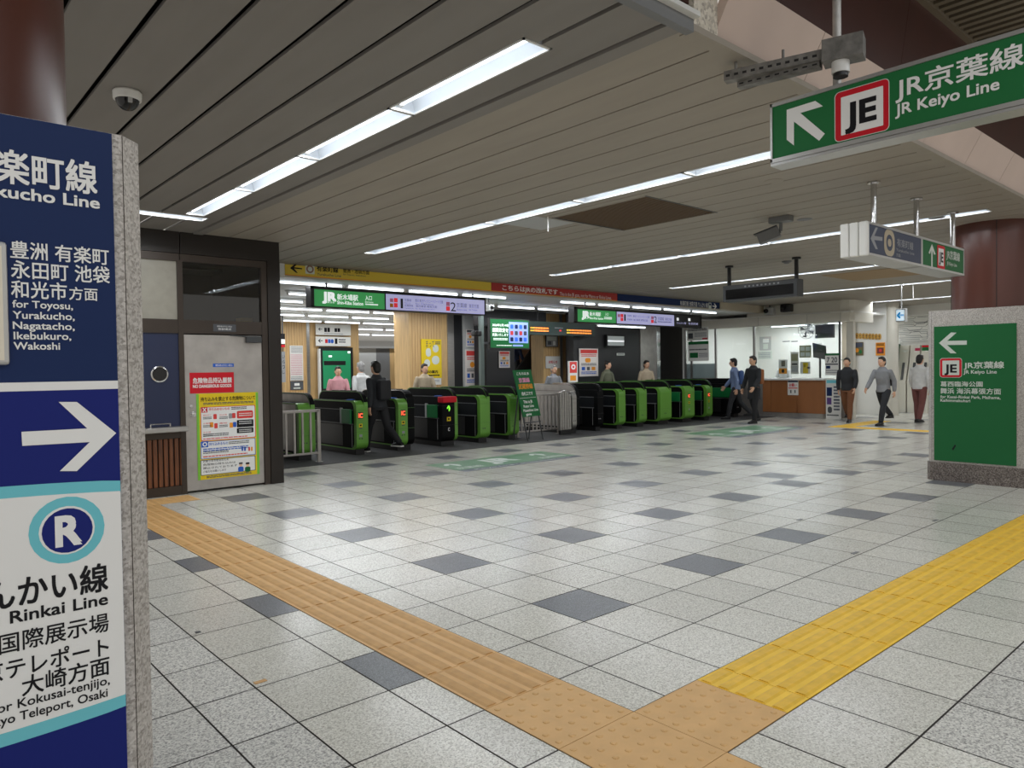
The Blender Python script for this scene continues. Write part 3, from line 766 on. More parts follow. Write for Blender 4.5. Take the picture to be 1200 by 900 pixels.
mb.box((-3.9, YB + 0.02, 0.115), (-0.262, YB + 0.03, 0.705), BLACK); struct(mb.build('wall_booth_slats'))
# steel door
mb = MB(); mb.box((-0.195, YB - 0.008, 0.03), (0.79, YB + 0.03, 1.985), STEEL_S); door = struct(mb.build('door_1', origin=(0.3, YB, 0)), 'scuffed stainless door with posters')
mb = MB(); mb.lathe([(0.03, 0), (0.03, 0.012), (0.014, 0.016), (0.014, 0.04), (0.027, 0.046), (0.027, 0.07), (0.01, 0.074)], (at(225, 485, 'Y', YB).x, YB - 0.008, at(225, 485, 'Y', YB).z), CHROME, 18, Vector((0, -1, 0))); mb.build('door_knob', door, smooth=True)
mb = MB(); q = at(223.5, 476, 'Y', YB); mb.lathe([(0.02, 0), (0.02, 0.012), (0.006, 0.014)], (q.x, YB - 0.008, q.z), CHROME, 14, Vector((0, -1, 0))); mb.build('keyhole', door, smooth=True)
mb = MB(); a = at(287, 395, 'Y', YB); b = at(305, 402, 'Y', YB)
mb.bbox((a.x, YB - 0.06, b.z), (b.x, YB - 0.008, a.z + 0.01), DGREY, 0.008); mb.tube([(a.x + 0.04, YB - 0.05, a.z), (a.x - 0.22, YB - 0.09, a.z + 0.015)], 0.009, DGREY); mb.build('door_closer', door)
# notices on the door
YD = YB - 0.0095
o, pr, _ = board('notice_plate', 'small dark plate with white characters above the steel door', 'plate', 'Y', YB - 0.022, 250, 276.5, 262, 388.5, 380, I_DGREY, 0.006)
pr.text('関係者以外立入禁止', 254.5, 272, 262, 383.4, 381.6, I_WHITE, 0.0); pr.text('施錠確認', 255.5, 271, 262, 387, 384.4, I_WHITE, 0.0); pr.build('lettering', o)
o, pr, _ = board('notice_plate', 'small blue notice strip near the top of the steel door', 'notice', 'Y', YD, 249.5, 274, 262, 430, 426, I_BLUE, 0.002)
pr.text('関係者以外立入禁止', 252.5, 272.5, 262, 429.3, 426.8, I_WHITE, 0.0); pr.build('lettering', o)
o, pr, _ = board('warning_sign', 'red warning sign with white lettering on the steel door', 'sign', 'Y', YD - 0.002, 222.4, 274.2, 248, 460.5, 436.5, I_RED, 0.004)
pr.text('危険物品持込厳禁', 226, 271.5, 248, 449, 442.5, I_WHITE, 0.02); pr.text('NO DANGEROUS GOODS', 226, 271, 248, 454, 450.5, I_WHITE, 0.03); pr.build('lettering', o)
o, pr, _ = board('poster', 'yellow dangerous goods poster with green edges on the steel door', 'poster', 'Y', YD - 0.004, 231, 303.5, 232, 563, 461.5, I_YEL, 0.002)
lime = mat('print_lime', (120, 190, 60), 0.4)
D6 = lambda a: 160 + a / 5.0
E6 = lambda b: 420 + b / 5.0
pr.box(231, 234, 232, 563, 462, lime, 0); pr.box(300.5, 303.4, 232, 563, 462, lime, 0)
pr.text('持ち込みを禁止する危険物について', 235, 299, 267, E6(247), E6(222), I_BLACK, 0.012); pr.line(238, 297, 267, E6(268), E6(254), I_DGREY, 2)
# the panels of the poster, from its own column of heights at x = 267
def panel(b0, b1, col): pr.box(235, 299.5, 267, E6(b1), E6(b0), col, 0, 0.04); pr.box(235.8, 298.7, 267, E6(b1) - 0.7, E6(b0) + 0.7, I_WHITE, 1, 0.04)
panel(279, 474, I_REDS); panel(478, 578, I_BLUE); panel(583, 672, I_DGREY)
pr.box(236, 243, 238, E6(318), E6(286), I_RED, 2); pr.poly([(237.2, E6(292)), (238.2, E6(289)), (242, E6(312)), (241, E6(315))], I_WHITE, 3); pr.poly([(237.2, E6(312)), (241, E6(288)), (242, E6(291)), (238.2, E6(315))], I_WHITE, 4)
pr.text('持ち込めないもの', 244.5, 269, 256, E6(304), E6(288), I_REDS, 0.014); pr.line(271, 289, 280, E6(300), E6(282), I_DGREY, 2)
for (xx, yy) in ((238, 328), (257, 326), (238, 376), (257, 374), (238, 428)):
    pr.text({328: '高圧ガス', 326: '引火性', 376: '火薬類', 374: '毒物', 428: 'その他'}[yy], xx, xx + 9, xx + 4, E6(yy + 10), E6(yy), I_REDS, 0.0); pr.line(xx, xx + 10, xx + 5, E6(yy + 30), E6(yy + 14), I_DGREY, 2)
for (xx, yy, c_) in ((250, 326, I_REDS), (268, 322, I_GREY), (272, 320, I_REDS), (246, 374, I_ORG), (251, 380, I_REDS), (269, 376, I_ORG), (273, 372, I_BLUE)): pr.box(xx, xx + 4, xx + 2, E6(yy + 30), E6(yy), c_, 2, 0.2)
pr.line(238, 268, 250, E6(458), E6(438), I_DGREY, 2); pr.line(238, 290, 260, E6(470), E6(461), I_REDS, 1)
pr.box(277.5, 296.5, 287, E6(350), E6(306), I_REDS, 2, 0.2); pr.box(277.5, 297, 287, E6(402), E6(359), I_BLACK, 2, 0.12); pr.box(277.5, 297, 287, E6(436), E6(406), I_BLACK, 2, 0.15)
for yy in (318, 330): pr.line(280, 295, 287, E6(yy + 8), E6(yy), I_WHITE, 1, 3, 4)
for yy in (366, 378, 414, 424): pr.line(280, 295, 287, E6(yy + 7), E6(yy), I_WHITE, 1, 4, 4)
pr.box(236, 244, 239, E6(522), E6(486), I_BLUE, 2); pr.disc(237.2, 242.8, 239, E6(517), E6(491), I_WHITE, 3); pr.disc(238.5, 241.5, 239, E6(511), E6(497), I_BLUE, 4)
pr.text('持ち込めるもの', 245, 267, 256, E6(508), E6(490), I_BLUE, 0.014); pr.line(268, 292, 280, E6(500), E6(482), I_DGREY, 2); pr.line(238, 291, 265, E6(538), E6(518), I_BLUE, 2)
pr.line(238, 268, 253, E6(556), E6(540), I_DGREY, 2); pr.line(238, 290, 265, E6(572), E6(561), I_REDS, 1)
for k, xx in enumerate((283, 286, 291, 294)): pr.box(xx, xx + 2, xx + 1, E6(542), E6(518), (I_BLUE, I_BLUE, I_REDS, I_ORG)[k], 2, 0.3)
for k, s_ in enumerate(('お客さまの安全のため', '危険物の持ち込みは', '禁止されております', 'ご協力をお願いします')):
    pr.text(s_, 238, 238 + (30, 38, 40, 27)[k], 255, E6(603 + 20 * k), E6(590 + 20 * k), I_BLACK, 0.006)
for xx, c_ in ((279, I_BLUE), (287, I_GREEN)):
    pr.box(xx, xx + 6.5, xx + 3, E6(664), E6(634), c_, 2, 0.3); pr.disc(xx + 1.2, xx + 5, xx + 3, E6(634), E6(614), mat('print_skin', (232, 190, 156), 0.5), 3); pr.box(xx + 0.8, xx + 5.4, xx + 3, E6(620), E6(609), I_DGREY if c_ is I_BLUE else I_BLACK, 4, 0.4)
pr.line(242, 295, 267, E6(690), E6(676), I_DGREY, 2)
pr.build('printing', o)
a = at(279, 371.5, 'Y', YB + 0.3); b = at(293, 377, 'Y', YB + 0.3)
mb = MB(); mb.bbox((a.x, YB + 0.2, 2.07), (b.x, YB + 0.4, 2.24), I_YEL, 0.015); mb.box((b.x - 0.02, YB + 0.22, 2.24), (b.x, YB + 0.28, 2.3), BLACK)
tag(mb.build('storage_box', origin=((a.x + b.x) / 2, YB + 0.3, 2.07)), 'yellow box behind the transom pane over the steel door', 'box')
# ------------------------------------------------------------------ ticket gates
G_GRN = mat('gate_green', (100, 156, 58), 0.35)
G_GRND = mat('gate_green_dark', (70, 118, 46), 0.35)
G_BLK = mat('gate_black', (10, 11, 12), 0.6, spec=0.12)
G_PAN = mat('gate_panel', (28, 31, 34), 0.6, spec=0.15)
G_FLAP = mat('gate_flap_green', (20, 112, 58), 0.35)
G_BEIGE = mat('gate_beige', (188, 180, 158), 0.4)
LED_O = mat('display_orange', (255, 96, 60), 0.4, emit=1.0)
LED_G = mat('display_green', (140, 255, 60), 0.4, emit=0.8)
LED_W = mat('display_white', (255, 240, 235), 0.4, emit=2.0)
GY = 8.97; GL_ = 1.75

def rprof(y0, y1, z0, z1, r):
    """rounded rectangle in the Y-Z plane; r = radii front-bottom, front-top, back-top, back-bottom"""
    out = []
    for cy, cz, a0, rr in ((y0 + r[0], z0 + r[0], 180, r[0]), (y1 - r[3], z0 + r[3], 270, r[3]), (y1 - r[2], z1 - r[2], 0, r[2]), (y0 + r[1], z1 - r[1], 90, r[1])):
        for k in range(7):
            t = math.radians(a0 + 15 * k); out.append((cy + rr * math.cos(t), cz + rr * math.sin(t)))
    return out
def slab(x0, x1, pr_, edge, side, reach=0.3, top=9.0):
    """profile swept along X: the front of the rim in the edge colour, top, back and sides in the side colour"""
    mb = MB(); n = len(pr_); ya = min(p[0] for p in pr_); xi, xo = x0, x1
    for x in (x0, x1): mb.add([(x, y, z) for y, z in pr_], [tuple(range(n)) if x == x1 else tuple(range(n - 1, -1, -1))], side)
    for k in range(n):
        a, b = pr_[k], pr_[(k + 1) % n]
        m = edge if (a[0] + b[0]) / 2 < ya + reach and (a[1] + b[1]) / 2 < top else side
        mb.add([(x0, a[0], a[1]), (x1, a[0], a[1]), (x1, b[0], b[1]), (x0, b[0], b[1])], [(0, 1, 2, 3)], m)
    return mb
def inset(pr_, y0, y1, z0, z1):
    ys = [p[0] for p in pr_]; zs = [p[1] for p in pr_]
    a, b, c, d = min(ys), max(ys), min(zs), max(zs)
    return [(y0 + (y - a) / (b - a) * (y1 - y0), z0 + (z - c) / (d - c) * (z1 - z0)) for y, z in pr_]

def gate(x0, x1, label, body='g', hood='g', ic=False, flap='closed', arrow=False, steel=False, y=GY, reader=False):
    """x0..x1 = width of the front; the hood panel is the right-hand, taller half"""
    t = thing('ticket_gate', label, 'ticket gate', ((x0 + x1) / 2, y + GL_ / 2, 0), 'ticket gates')
    wd = x1 - x0; xm = max(x1 - 0.075, x0 + wd * 0.5) if hood == 'g' else x0 + wd * 0.58
    ec = {'g': G_GRN, 'k': G_BLK, 's': STEEL}
    # base
    mb = MB(); mb.bbox((x0 + 0.03, y + 0.10, 0), (x1 - 0.03, y + GL_ - 0.1, 0.12), BLACK, 0.01); mb.build('base', t)
    # hood: tall thin half with a rounded front
    hp = rprof(y + 0.012, y + GL_, 0.10, 1.135, (0.13, 0.26, 0.2, 0.1))
    mb = slab(xm, x1, hp, ec[hood], G_BLK, 0.3, 0.95 if hood == 'g' else 9.0)
    mb.prism([(xm - 0.004, yy, zz) for yy, zz in inset(hp, y + 0.035, y + GL_ - 0.03, 0.12, 1.112)], (0.005, 0, 0), STEEL_S if steel else G_BLK)
    rim = G_GRND if hood == 'g' else CHROME
    n = len(hp)
    ins = inset(hp, y + 0.022, y + GL_ - 0.02, 0.12, 1.118)
    for k in range(n):
        a, b, c, d = hp[k], hp[(k + 1) % n], ins[(k + 1) % n], ins[k]
        mb.add([(xm - 0.003, a[0], a[1]), (xm - 0.003, b[0], b[1]), (xm - 0.003, c[0], c[1]), (xm - 0.003, d[0], d[1])], [(0, 1, 2, 3)], rim)
    mb.build('hood', t, smooth=True)
    # body: lower half on the aisle side with a coloured front band
    bp = rprof(y, y + GL_ - 0.05, 0.10, 0.975, (0.12, 0.14, 0.1, 0.1))
    mb = slab(x0, xm - 0.006, bp, ec[body], G_BLK)
    ins = inset(bp, y + (0.085 if body == 'g' else 0.05), y + GL_ - 0.09, 0.125, 0.95)
    for k in range(n):
        a, b, c, d = bp[k], bp[(k + 1) % n], ins[(k + 1) % n], ins[k]
        mb.add([(x0 - 0.001, a[0], a[1]), (x0 - 0.001, b[0], b[1]), (x0 - 0.001, c[0], c[1]), (x0 - 0.001, d[0], d[1])], [(0, 1, 2, 3)], ec[body])
    for z in (0.80, 0.42): mb.box((x0 - 0.0015, y - 0.0015, z), (x1 + 0.001, y + 0.09, z + 0.004), G_GRND if body == 'g' else BLACK)
    mb.build('body', t, smooth=True)
    # side panels seen from the aisle
    mb = MB()
    if steel:
        mb.box((x0 - 0.006, y + 0.11, 0.16), (x0, y + GL_ - 0.12, 0.95), STEEL_S)
        mb.box((x0 - 0.007, y + 0.5, 0.16), (x0 - 0.005, y + 0.7, 0.95), STEEL)
    else:
        mb.box((x0 - 0.004, y + 0.12, 0.56), (x0, y + GL_ - 0.15, 0.80), G_PAN); mb.box((x0 - 0.012, y + 0.12, 0.545), (x0, y + GL_ - 0.15, 0.565), MGREY)
        mb.box((x0 - 0.008, y + 0.12, 0.80), (x0, y + GL_ - 0.15, 0.812), MGREY)
        mb.box((x0 - 0.005, y + 0.16, 0.14), (x0, y + 0.166, 0.54), LGREY); mb.box((x0 - 0.004, y + 0.5, 0.15), (x0, y + GL_ - 0.15, 0.53), BLACK)
    mb.build('side_panel', t)
    if flap == 'open':
        mb = MB(); mb.bbox((x0 - 0.05, y + 0.14, 0.56), (x0 - 0.006, y + 0.46, 0.82), G_FLAP, 0.012); o = mb.build('flap', t)
        mb = MB(); mb.bbox((x0 - 0.045, y + 0.47, 0.55), (x0 - 0.002, y + 0.53, 0.84), LGREY, 0.01); mb.build('hinge', o)
    elif flap == 'closed':
        for sx in (-1, 1):
            xa = x0 if sx < 0 else x1
            mb = MB(); mb.bbox((xa + sx * 0.005, y + 0.86, 0.56), (xa + sx * 0.235, y + 0.90, 0.86), G_FLAP, 0.015); o = mb.build('flap', t)
            cx = xa + sx * 0.125
            mb = MB(); mb.lathe([(0.05, 0), (0.05, 0.003)], (cx, y + 0.86, 0.71), I_RED, 18, Vector((0, -1, 0))); mb.box((cx - 0.03, y + 0.8545, 0.702), (cx + 0.03, y + 0.857, 0.718), I_WHITE); mb.build('no_entry_mark', o)
    xf = (x0 + xm) / 2
    pr = Print('Y', y - 0.002)
    pr.mb = MB(); hw = min(0.05, wd * 0.2)
    if ic:
        mb = MB(); mb.box((xf - hw, y - 0.004, 0.655), (xf + hw, y + 0.01, 0.77), BLACK); o = mb.build('card_display', t)
        pr.val = y - 0.0045; pr.o = Vector((0, y - 0.0045, 0)); pr.textuv('IC', xf - hw * 0.8, xf + hw * 0.8, 0.675, 0.748, LED_O, 0.06, 2); pr.build('lettering', o)
        pr = Print('Y', y - 0.002)
        pr.boxuv(xf - hw * 0.7, xf + hw * 0.7, 0.50, 0.565, I_YEL, 0); pr.boxuv(xf - hw * 0.4, xf + hw * 0.4, 0.52, 0.55, I_BLACK, 1); pr.boxuv(xf - hw * 0.6, xf + hw * 0.6, 0.475, 0.495, I_DGREY, 0); pr.boxuv(xf - hw * 0.6, xf + hw * 0.6, 0.33, 0.375, I_GREY, 0)
        pr.build('sticker', t)
    if arrow:
        pr.textuv('↑', xf - 0.04, xf + 0.04, 0.69, 0.80, LED_G, 0.04, 1); pr.build('arrow_light', t); pr = Print('Y', y - 0.002)
        pr.boxuv(xf - 0.045, xf + 0.045, 0.50, 0.58, I_YEL, 0); pr.boxuv(xf - 0.02, xf + 0.02, 0.52, 0.56, I_BLACK, 1); pr.textuv('C', xf - 0.02, xf + 0.02, 0.31, 0.37, I_WHITE, 0.03, 1); pr.build('sticker', t)
        mb = MB(); mb.bbox((x0 - 0.02, y - 0.05, 0.86), (xm + 0.02, y + 0.13, 0.98), I_RED, 0.02); mb.build('card_reader', t)
    else:
        for q in (-0.025, 0.025): mb = MB(); mb.lathe([(0.012, 0), (0.012, 0.004), (0.006, 0.005)], (xf + q, y - 0.0, 0.3), DGREY if body != 'k' else LGREY, 10, Vector((0, -1, 0))); mb.build('bolt', t)
    if reader:
        mb = MB(); c = Vector((xf, y + 0.34, 0.977)); mb.lathe([(0.08, 0), (0.08, 0.01), (0.06, 0.016)], c, I_BLUE, 20); mb.box((xf - 0.07, y + 0.24, 0.975), (xf + 0.07, y + 0.5, 0.979), BLACK); mb.build('card_reader', t, smooth=True)
        mb = MB(); mb.box((xm - 0.002, y + 0.36, 1.136), (x1 - 0.02, y + 1.2, 1.15), BLACKG); mb.build('top_display', t)
    return t

gate(2.22, 2.52, 'steel-sided ticket gate with green end behind the railing', hood='g', body='g', steel=True, flap=None)
gate(3.30, 3.54, 'ticket gate with orange card display and open flap, first right of the steel railing', ic=True, flap='open', reader=True)
gate(4.17, 4.53, 'half green half black ticket gate with orange card display beside the walking person', hood='k', ic=True, flap=None, reader=True)
gate(5.17, 5.55, 'half black half green ticket gate with red card reader and green arrow light', body='k', arrow=True, flap='open', reader=True)
gate(6.11, 6.38, 'green ticket gate with closed flaps, right of the one with the red card reader', flap='closed')
gate(6.92, 7.18, 'green ticket gate with closed flaps next to the folding green board')
gate(8.80, 9.05, 'steel-sided ticket gate with black front, right of the railing and folding board', body='s', hood='k', steel=True, flap=None)
gate(9.66, 9.87, 'black ticket gate with chrome edging, left of the all-green gates', body='k', hood='k')
gate(10.42, 10.68, 'green ticket gate right of the black chrome-edged one')
gate(11.20, 11.51, 'second green ticket gate right of the black chrome-edged one')
gate(12.05, 12.54, 'wide green ticket gate before the pair with orange displays', flap=None)
gate(13.12, 13.57, 'wide ticket gate with orange card display, left one of the right-hand pair', ic=True, flap='open', reader=True)
gate(14.12, 14.43, 'ticket gate with orange card display, right one of the right-hand pair', ic=True, flap='open', reader=True)
# last, wide passage gate: seen flat-on, dark with a long green flap
t = gate(15.62, 15.92, 'dark ticket gate of the wide passage beside the office, with long green flap', body='k', hood='k', flap=None)
mb = MB(); mb.bbox((15.56, GY + 0.1, 0.58), (15.614, GY + 0.78, 0.86), G_FLAP, 0.012); mb.build('flap', t)

def railing(x0, x1, y, h, n, label, z0=0.14):
    t = thing('railing', label, 'railing', ((x0 + x1) / 2, y, 0))
    for x in (x0, x1): mb = MB(); mb.bbox((x - 0.03, y - 0.02, 0), (x + 0.03, y + 0.02, h), STEEL_S, 0.006); mb.box((x - 0.05, y - 0.05, 0), (x + 0.05, y + 0.05, 0.012), STEEL_S); mb.build('post', t)
    mb = MB(); mb.bbox((x0, y - 0.02, h - 0.045), (x1, y + 0.02, h), STEEL_S, 0.006); mb.build('rail', t); mb = MB(); mb.bbox((x0, y - 0.018, z0), (x1, y + 0.018, z0 + 0.035), STEEL_S, 0.006); mb.build('rail', t)
    for k in range(n):
        x = x0 + (x1 - x0) * (k + 1) / (n + 1); mb = MB(); mb.box((x - 0.016, y - 0.012, z0), (x + 0.016, y + 0.012, h - 0.03), STEEL_S); mb.build('bar', t)
railing(1.15, 2.42, 8.66, 0.88, 8, 'steel railing beside the booth, in front of the steel-sided gate')
railing(7.42, 8.68, 9.3, 0.93, 10, 'steel railing in the middle of the gate row behind the folding green board', 0.1)
# rounded ribbed steel end of the middle railing
t = thing('barrier_panel', 'ribbed stainless barrier end with rounded corner in the middle of the gate row', 'barrier', (8.7, 9.2, 0))
mb = MB()
for k in range(5):
    y0 = 9.0 + k * 0.0; x0 = 8.42 + k * 0.075
    mb.bbox((x0, 8.98, 0.10 + 0.0), (x0 + 0.066, 9.05, 0.97 + 0.02 * k if k < 3 else 1.0 - 0.05 * (k - 2)), STEEL, 0.02)
mb.build('ribbed_panel', t); mb = MB(); mb.box((8.44, 8.99, 0), (8.78, 9.05, 0.1), BLACK); mb.build('base', t)

# folding green board
t = thing('folding_board', 'tilted green folding board with white, pink and orange lettering before the gates', 'sign board', (7.65, 8.95, 0))
bL = at(613, 489, 'Y', 8.6); bR = at(634, 487, 'Y', 8.6)
aL = Vector((7.05, 9.02, 1.36)); sl = Vector((0.0, -0.0, 0))
fr_r = (bR - bL).normalized(); fr_u = (at(601, 434, 'Y', 8.74) - bL).normalized()
tl = at(601, 434, 'Y', 8.74); tr = at(622, 433, 'Y', 8.74)
fr_r = (tr - tl).normalized(); fr_u = (tl - bL); H_ = fr_u.length; fr_u.normalize(); fr_n = fr_r.cross(fr_u).normalized(); W_ = (tr - tl).length
mb = MB(); mb.prism([bL, bL + fr_r * W_, tl + fr_r * W_, tl], -fr_n * 0.02, I_GREEN); mb.build('board', t)
pr = Print('Y', 0, (fr_r, fr_u, fr_n), bL)
def fb(s, u0, u1, v0, v1, m): pr.textuv(s, u0 * W_, u1 * W_, (1 - v0) * H_, (1 - v1) * H_, m, 0.02, 1)
fb('こちらは JR', .16, .84, .12, .05, I_WHITE); fb('京葉線', .2, .8, .27, .17, I_PINK); fb('武蔵野線', .12, .9, .41, .30, I_ORG); fb('改札口です', .2, .82, .545, .47, I_WHITE)
pr.boxuv(0.04 * W_, 0.96 * W_, (1 - .602) * H_, (1 - .596) * H_, I_WHITE, 1)
fb('This is JR', .2, .7, .71, .65, I_WHITE); fb('Keiyo Line', .16, .72, .80, .745, I_WHITE); fb('Musashino Line', .1, .92, .89, .835, I_WHITE); fb('gate', .2, .5, .97, .92, I_WHITE)
pr.build('lettering', t)
for s, nm in ((0.06, 'leg'), (0.94, 'leg')):
    mb = MB(); p = bL + fr_r * W_ * s + fr_u * 0.1 - fr_n * 0.03; q = Vector((p.x + (0.06 if s < 0.5 else 0.05), p.y - 0.1, 0.0)); mb.tube([p, q], 0.014, DGREY); mb.build('leg', t)
    mb = MB(); p = tl + fr_r * W_ * s - fr_u * 0.5 - fr_n * 0.03; q = Vector((p.x + 0.02, p.y + 0.2, 0.0)); mb.tube([p, q], 0.014, DGREY); mb.build('leg', t)
mb = MB(); p = bL + fr_r * W_ * 0.06 - fr_u * 0.12 - fr_n * 0.03; mb.tube([p, p + fr_r * W_ * 0.92], 0.012, DGREY); mb.build('crossbar', t)

# floor stickers before the gates
ST_G = mat('sticker_green', (108, 152, 116), 0.35, noise=0.12, nscale=6); ST_S = mat('sticker_slate', (98, 104, 116), 0.4, noise=0.12, nscale=6); ST_W = mat('sticker_white', (222, 230, 222), 0.4)
def sticker(x0, x1, y0, y1, ys, label):
    mb = MB(); mb.box((x0, ys, 0.0), (x1, y1, 0.0012), ST_G); mb.box((x0, y0, 0.0), (x1, ys, 0.0012), ST_S)
    o = mb.build('floor_sticker', origin=((x0 + x1) / 2, (y0 + y1) / 2, 0)); tag(o, label, 'floor sticker')
    pr = Print('Z', 0, (Vector((1, 0, 0)), Vector((0, 1, 0)), Vector((0, 0, 1))), Vector((0, 0, 0.0012)))
    w_ = x1 - x0; cx = (x0 + x1) / 2
    pr.textuv('JR', cx - 0.16 * w_, cx + 0.08 * w_, ys + 0.28, ys + 0.7, ST_W, 0.05, 1)
    for k in (0.12, 0.84): pr.textuv('↑', x0 + w_ * (k - 0.05), x0 + w_ * (k + 0.05), ys + 0.36, ys + 0.72, ST_W, 0.04, 1)
    pr.textuv('京葉線', x0 + 0.04 * w_, x0 + 0.24 * w_, ys + 0.08, ys + 0.26, ST_W, 0.01, 1); pr.textuv('武蔵野線', x0 + 0.72 * w_, x0 + 0.95 * w_, ys + 0.08, ys + 0.26, ST_W, 0.01, 1)
    pr.textuv('Keiyo Line · Musashino Line', x0 + 0.1 * w_, x0 + 0.9 * w_, y0 + 0.04, y0 + 0.13, ST_W, 0.01, 1)
    pr.build('lettering', o)
sticker(3.40, 5.95, 5.97, 7.04, 6.16, 'worn green floor sticker with white arrows before the left gates')
sticker(10.43, 13.5, 5.75, 7.15, 5.98, 'worn green floor sticker before the right-hand gates')

# ------------------------------------------------------------------ banner over the gates
YBN = 8.735
def banner(px0, px1, m, label):
    mbq, pr, e = board('', None, '', 'Y', YBN, px0, px1, px0, 330, 310, m, 0.01)
    mb = MB(); mb.box((e[0] + 0.002, YBN, ZI + 0.02), (e[1] - 0.002, YBN + 0.012, ZC - 0.012), m)
    if m is not I_NAVY: mb.box((e[0], YBN - 0.002, ZI + 0.015), (e[1], YBN + 0.012, ZI + 0.028), I_ORG)
    o = mb.build('banner_sign', origin=((e[0] + e[1]) / 2, YBN, ZI)); tag(o, label, 'banner'); return o, pr
Q8 = lambda a, b: (320 + a / 4.286, 290 + b / 4.286)
BYEL = mat('banner_yellow', (224, 194, 62), 0.4); BRED = mat('banner_red', (170, 40, 38), 0.4); BNAV = I_NAVY
o, pr = banner(334, 575.5, BYEL, 'yellow banner strip with black left arrow above the left gates')
pr.poly([Q8(*p) for p in [(85, 103), (117, 77), (126, 77), (106, 99), (146, 104), (146, 110), (106, 106), (124, 128), (115, 127)]], I_BLACK, 1)
pr.box(357.8, 368.5, 363, 321, 309.7, I_PALE, 1, 0.05); pr.disc(358.8, 367.6, 363, 320, 310.8, mat('print_brown', (140, 104, 84), 0.4), 2); pr.disc(360.6, 365.9, 363, 318.2, 312.6, I_PALE, 3)
pr.text('有楽町線', 371.2, 396.2, 384, 318.9, 311.8, I_BLACK, 0.02); pr.text('Yurakucho Line', 371.5, 399.5, 384, 323.6, 320.6, I_DGREY, 0.01)
pr.text('豊洲・池袋方面', 402, 432.6, 417, 320.6, 315.6, I_BLACK, 0.01); pr.text('for Toyosu, Ikebukuro', 402, 428.5, 415, 323.4, 321.4, I_DGREY, 0.0); pr.build('lettering', o)
o, pr = banner(575.7, 723, BRED, 'red banner strip with white lettering above the middle gates')
pr.text('こちらはJRの改札です', 588.8, 653.3, 620, 343.6, 336.4, I_WHITE, 0.02); pr.text('This is the JR gate, not for Metro or Rinkai Lines.', 656, 716.5, 685, 348.6, 344.6, I_WHITE, 0.0); pr.build('lettering', o)
o, pr = banner(723.4, 843, I_NAVY, 'navy banner strip with white right arrow above the right gates')
pr.text('有楽町線 池袋方面 りんかい線', 797, 829.5, 813, 359.4, 353.4, I_WHITE, 0.005); pr.box(830.3, 833.6, 832, 362.2, 354.6, I_PALE, 1, 0.1); pr.box(831, 833, 832, 358, 355.6, I_NAVY, 2)
pr.poly([(834.8, 358), (838, 358.5), (836.6, 355.6), (837.6, 355.6), (840, 359.2), (837.4, 362.6), (836.4, 362.4), (838, 359.8), (834.8, 359.2)], I_WHITE, 1); pr.build('lettering', o)

# ------------------------------------------------------------------ lit gate signboards
YG = 9.22
E_GRN = mat('lit_green', (70, 172, 96), 0.4, emit=0.30)
E_LAV = mat('lit_lavender', (190, 190, 236), 0.4, emit=0.42)
E_WHT = mat('lit_white', (250, 252, 255), 0.4, emit=0.6)
E_DRK = mat('lit_dark', (40, 40, 44), 0.4)
E_RED = mat('lit_red', (226, 48, 56), 0.4, emit=0.45)
E_INK = mat('lit_ink', (36, 36, 48), 0.4)
E_TXT = mat('lit_ink_grey', (92, 96, 140), 0.4, emit=0.2)
def gateboard(pxs, xm, yt, yb, label, ghost):
    (fx0, fx1, gx0, gx1, wx1, dx1) = pxs
    z1 = at(fx0, yt, 'Y', YG).z; z0 = at(fx0, yb, 'Y', YG).z
    xs = [at(p, 355, 'Y', YG).x for p in pxs]
    t = thing('gate_signboard', label, 'sign', ((xs[0] + xs[1]) / 2, YG + 0.15, z0))
    mb = MB(); mb.box((xs[0], YG + 0.012, z0), (xs[1], YG + 0.2, z1), BLACK)
    for a, b, c, d in ((xs[0], xs[1], z1 - 0.05, z1), (xs[0], xs[1], z0, z0 + 0.02), (xs[0], xs[2], z0, z1), (xs[3] - 0.012, xs[3] + 0.012, z0, z1), (xs[1] - 0.02, xs[1], z0, z1)): mb.box((a, YG, c), (b, YG + 0.02, d), BLACK)
    mb.build('housing', t)
    mb = MB(); mb.box((xs[2], YG + 0.006, z0 + 0.02), (xs[3], YG + 0.012, z1 - 0.05), E_GRN); mb.build('green_face', t)
    mb = MB(); mb.box((xs[3], YG + 0.006, z0 + 0.02), (xs[4], YG + 0.012, z1 - 0.05), E_LAV); mb.build('pale_face', t)
    if dx1 > wx1 + 2: mb = MB(); mb.box((xs[4], YG + 0.006, z0 + 0.02), (xs[5], YG + 0.012, z1 - 0.05), E_DRK); mb.build('dark_face', t)
    for f in (0.08, 0.92):
        mb = MB(); x = xs[0] + (xs[1] - xs[0]) * f; mb.cyl((x, YG + 0.04, z1), (x, YG + 0.04, ZI), 0.016, BLACK, 10); mb.build('hanger', t)
    return t, Print('Y', YG + 0.004)
t, pr = gateboard((364.6, 569.3, 368.4, 451.6, 567.8, 567.8), 0, 335, 359.6, 'lit green and lavender signboard over the left gates', 0)
pr.text('JR', 378.3, 393.4, 385, 352.2, 342.6, E_WHT, 0.05); pr.text('JR東日本', 380.6, 392, 386, 355.6, 353.2, E_WHT, 0.0); pr.text('新木場駅', 395.2, 419.4, 407, 352, 345, E_WHT, 0.014)
pr.text('Shin-Kiba Station', 395.2, 425.6, 397, 356.4, 352.4, E_WHT, 0.012); pr.text('入口', 428, 435.6, 432, 351.8, 346.6, E_WHT, 0.01); pr.text('Entrance', 428, 437.4, 429, 354.8, 352.6, E_WHT, 0.0); pr.line(428, 443, 435, 358.2, 355.8, E_WHT, 1)
pr.build('lettering', t); pr.mb = MB()
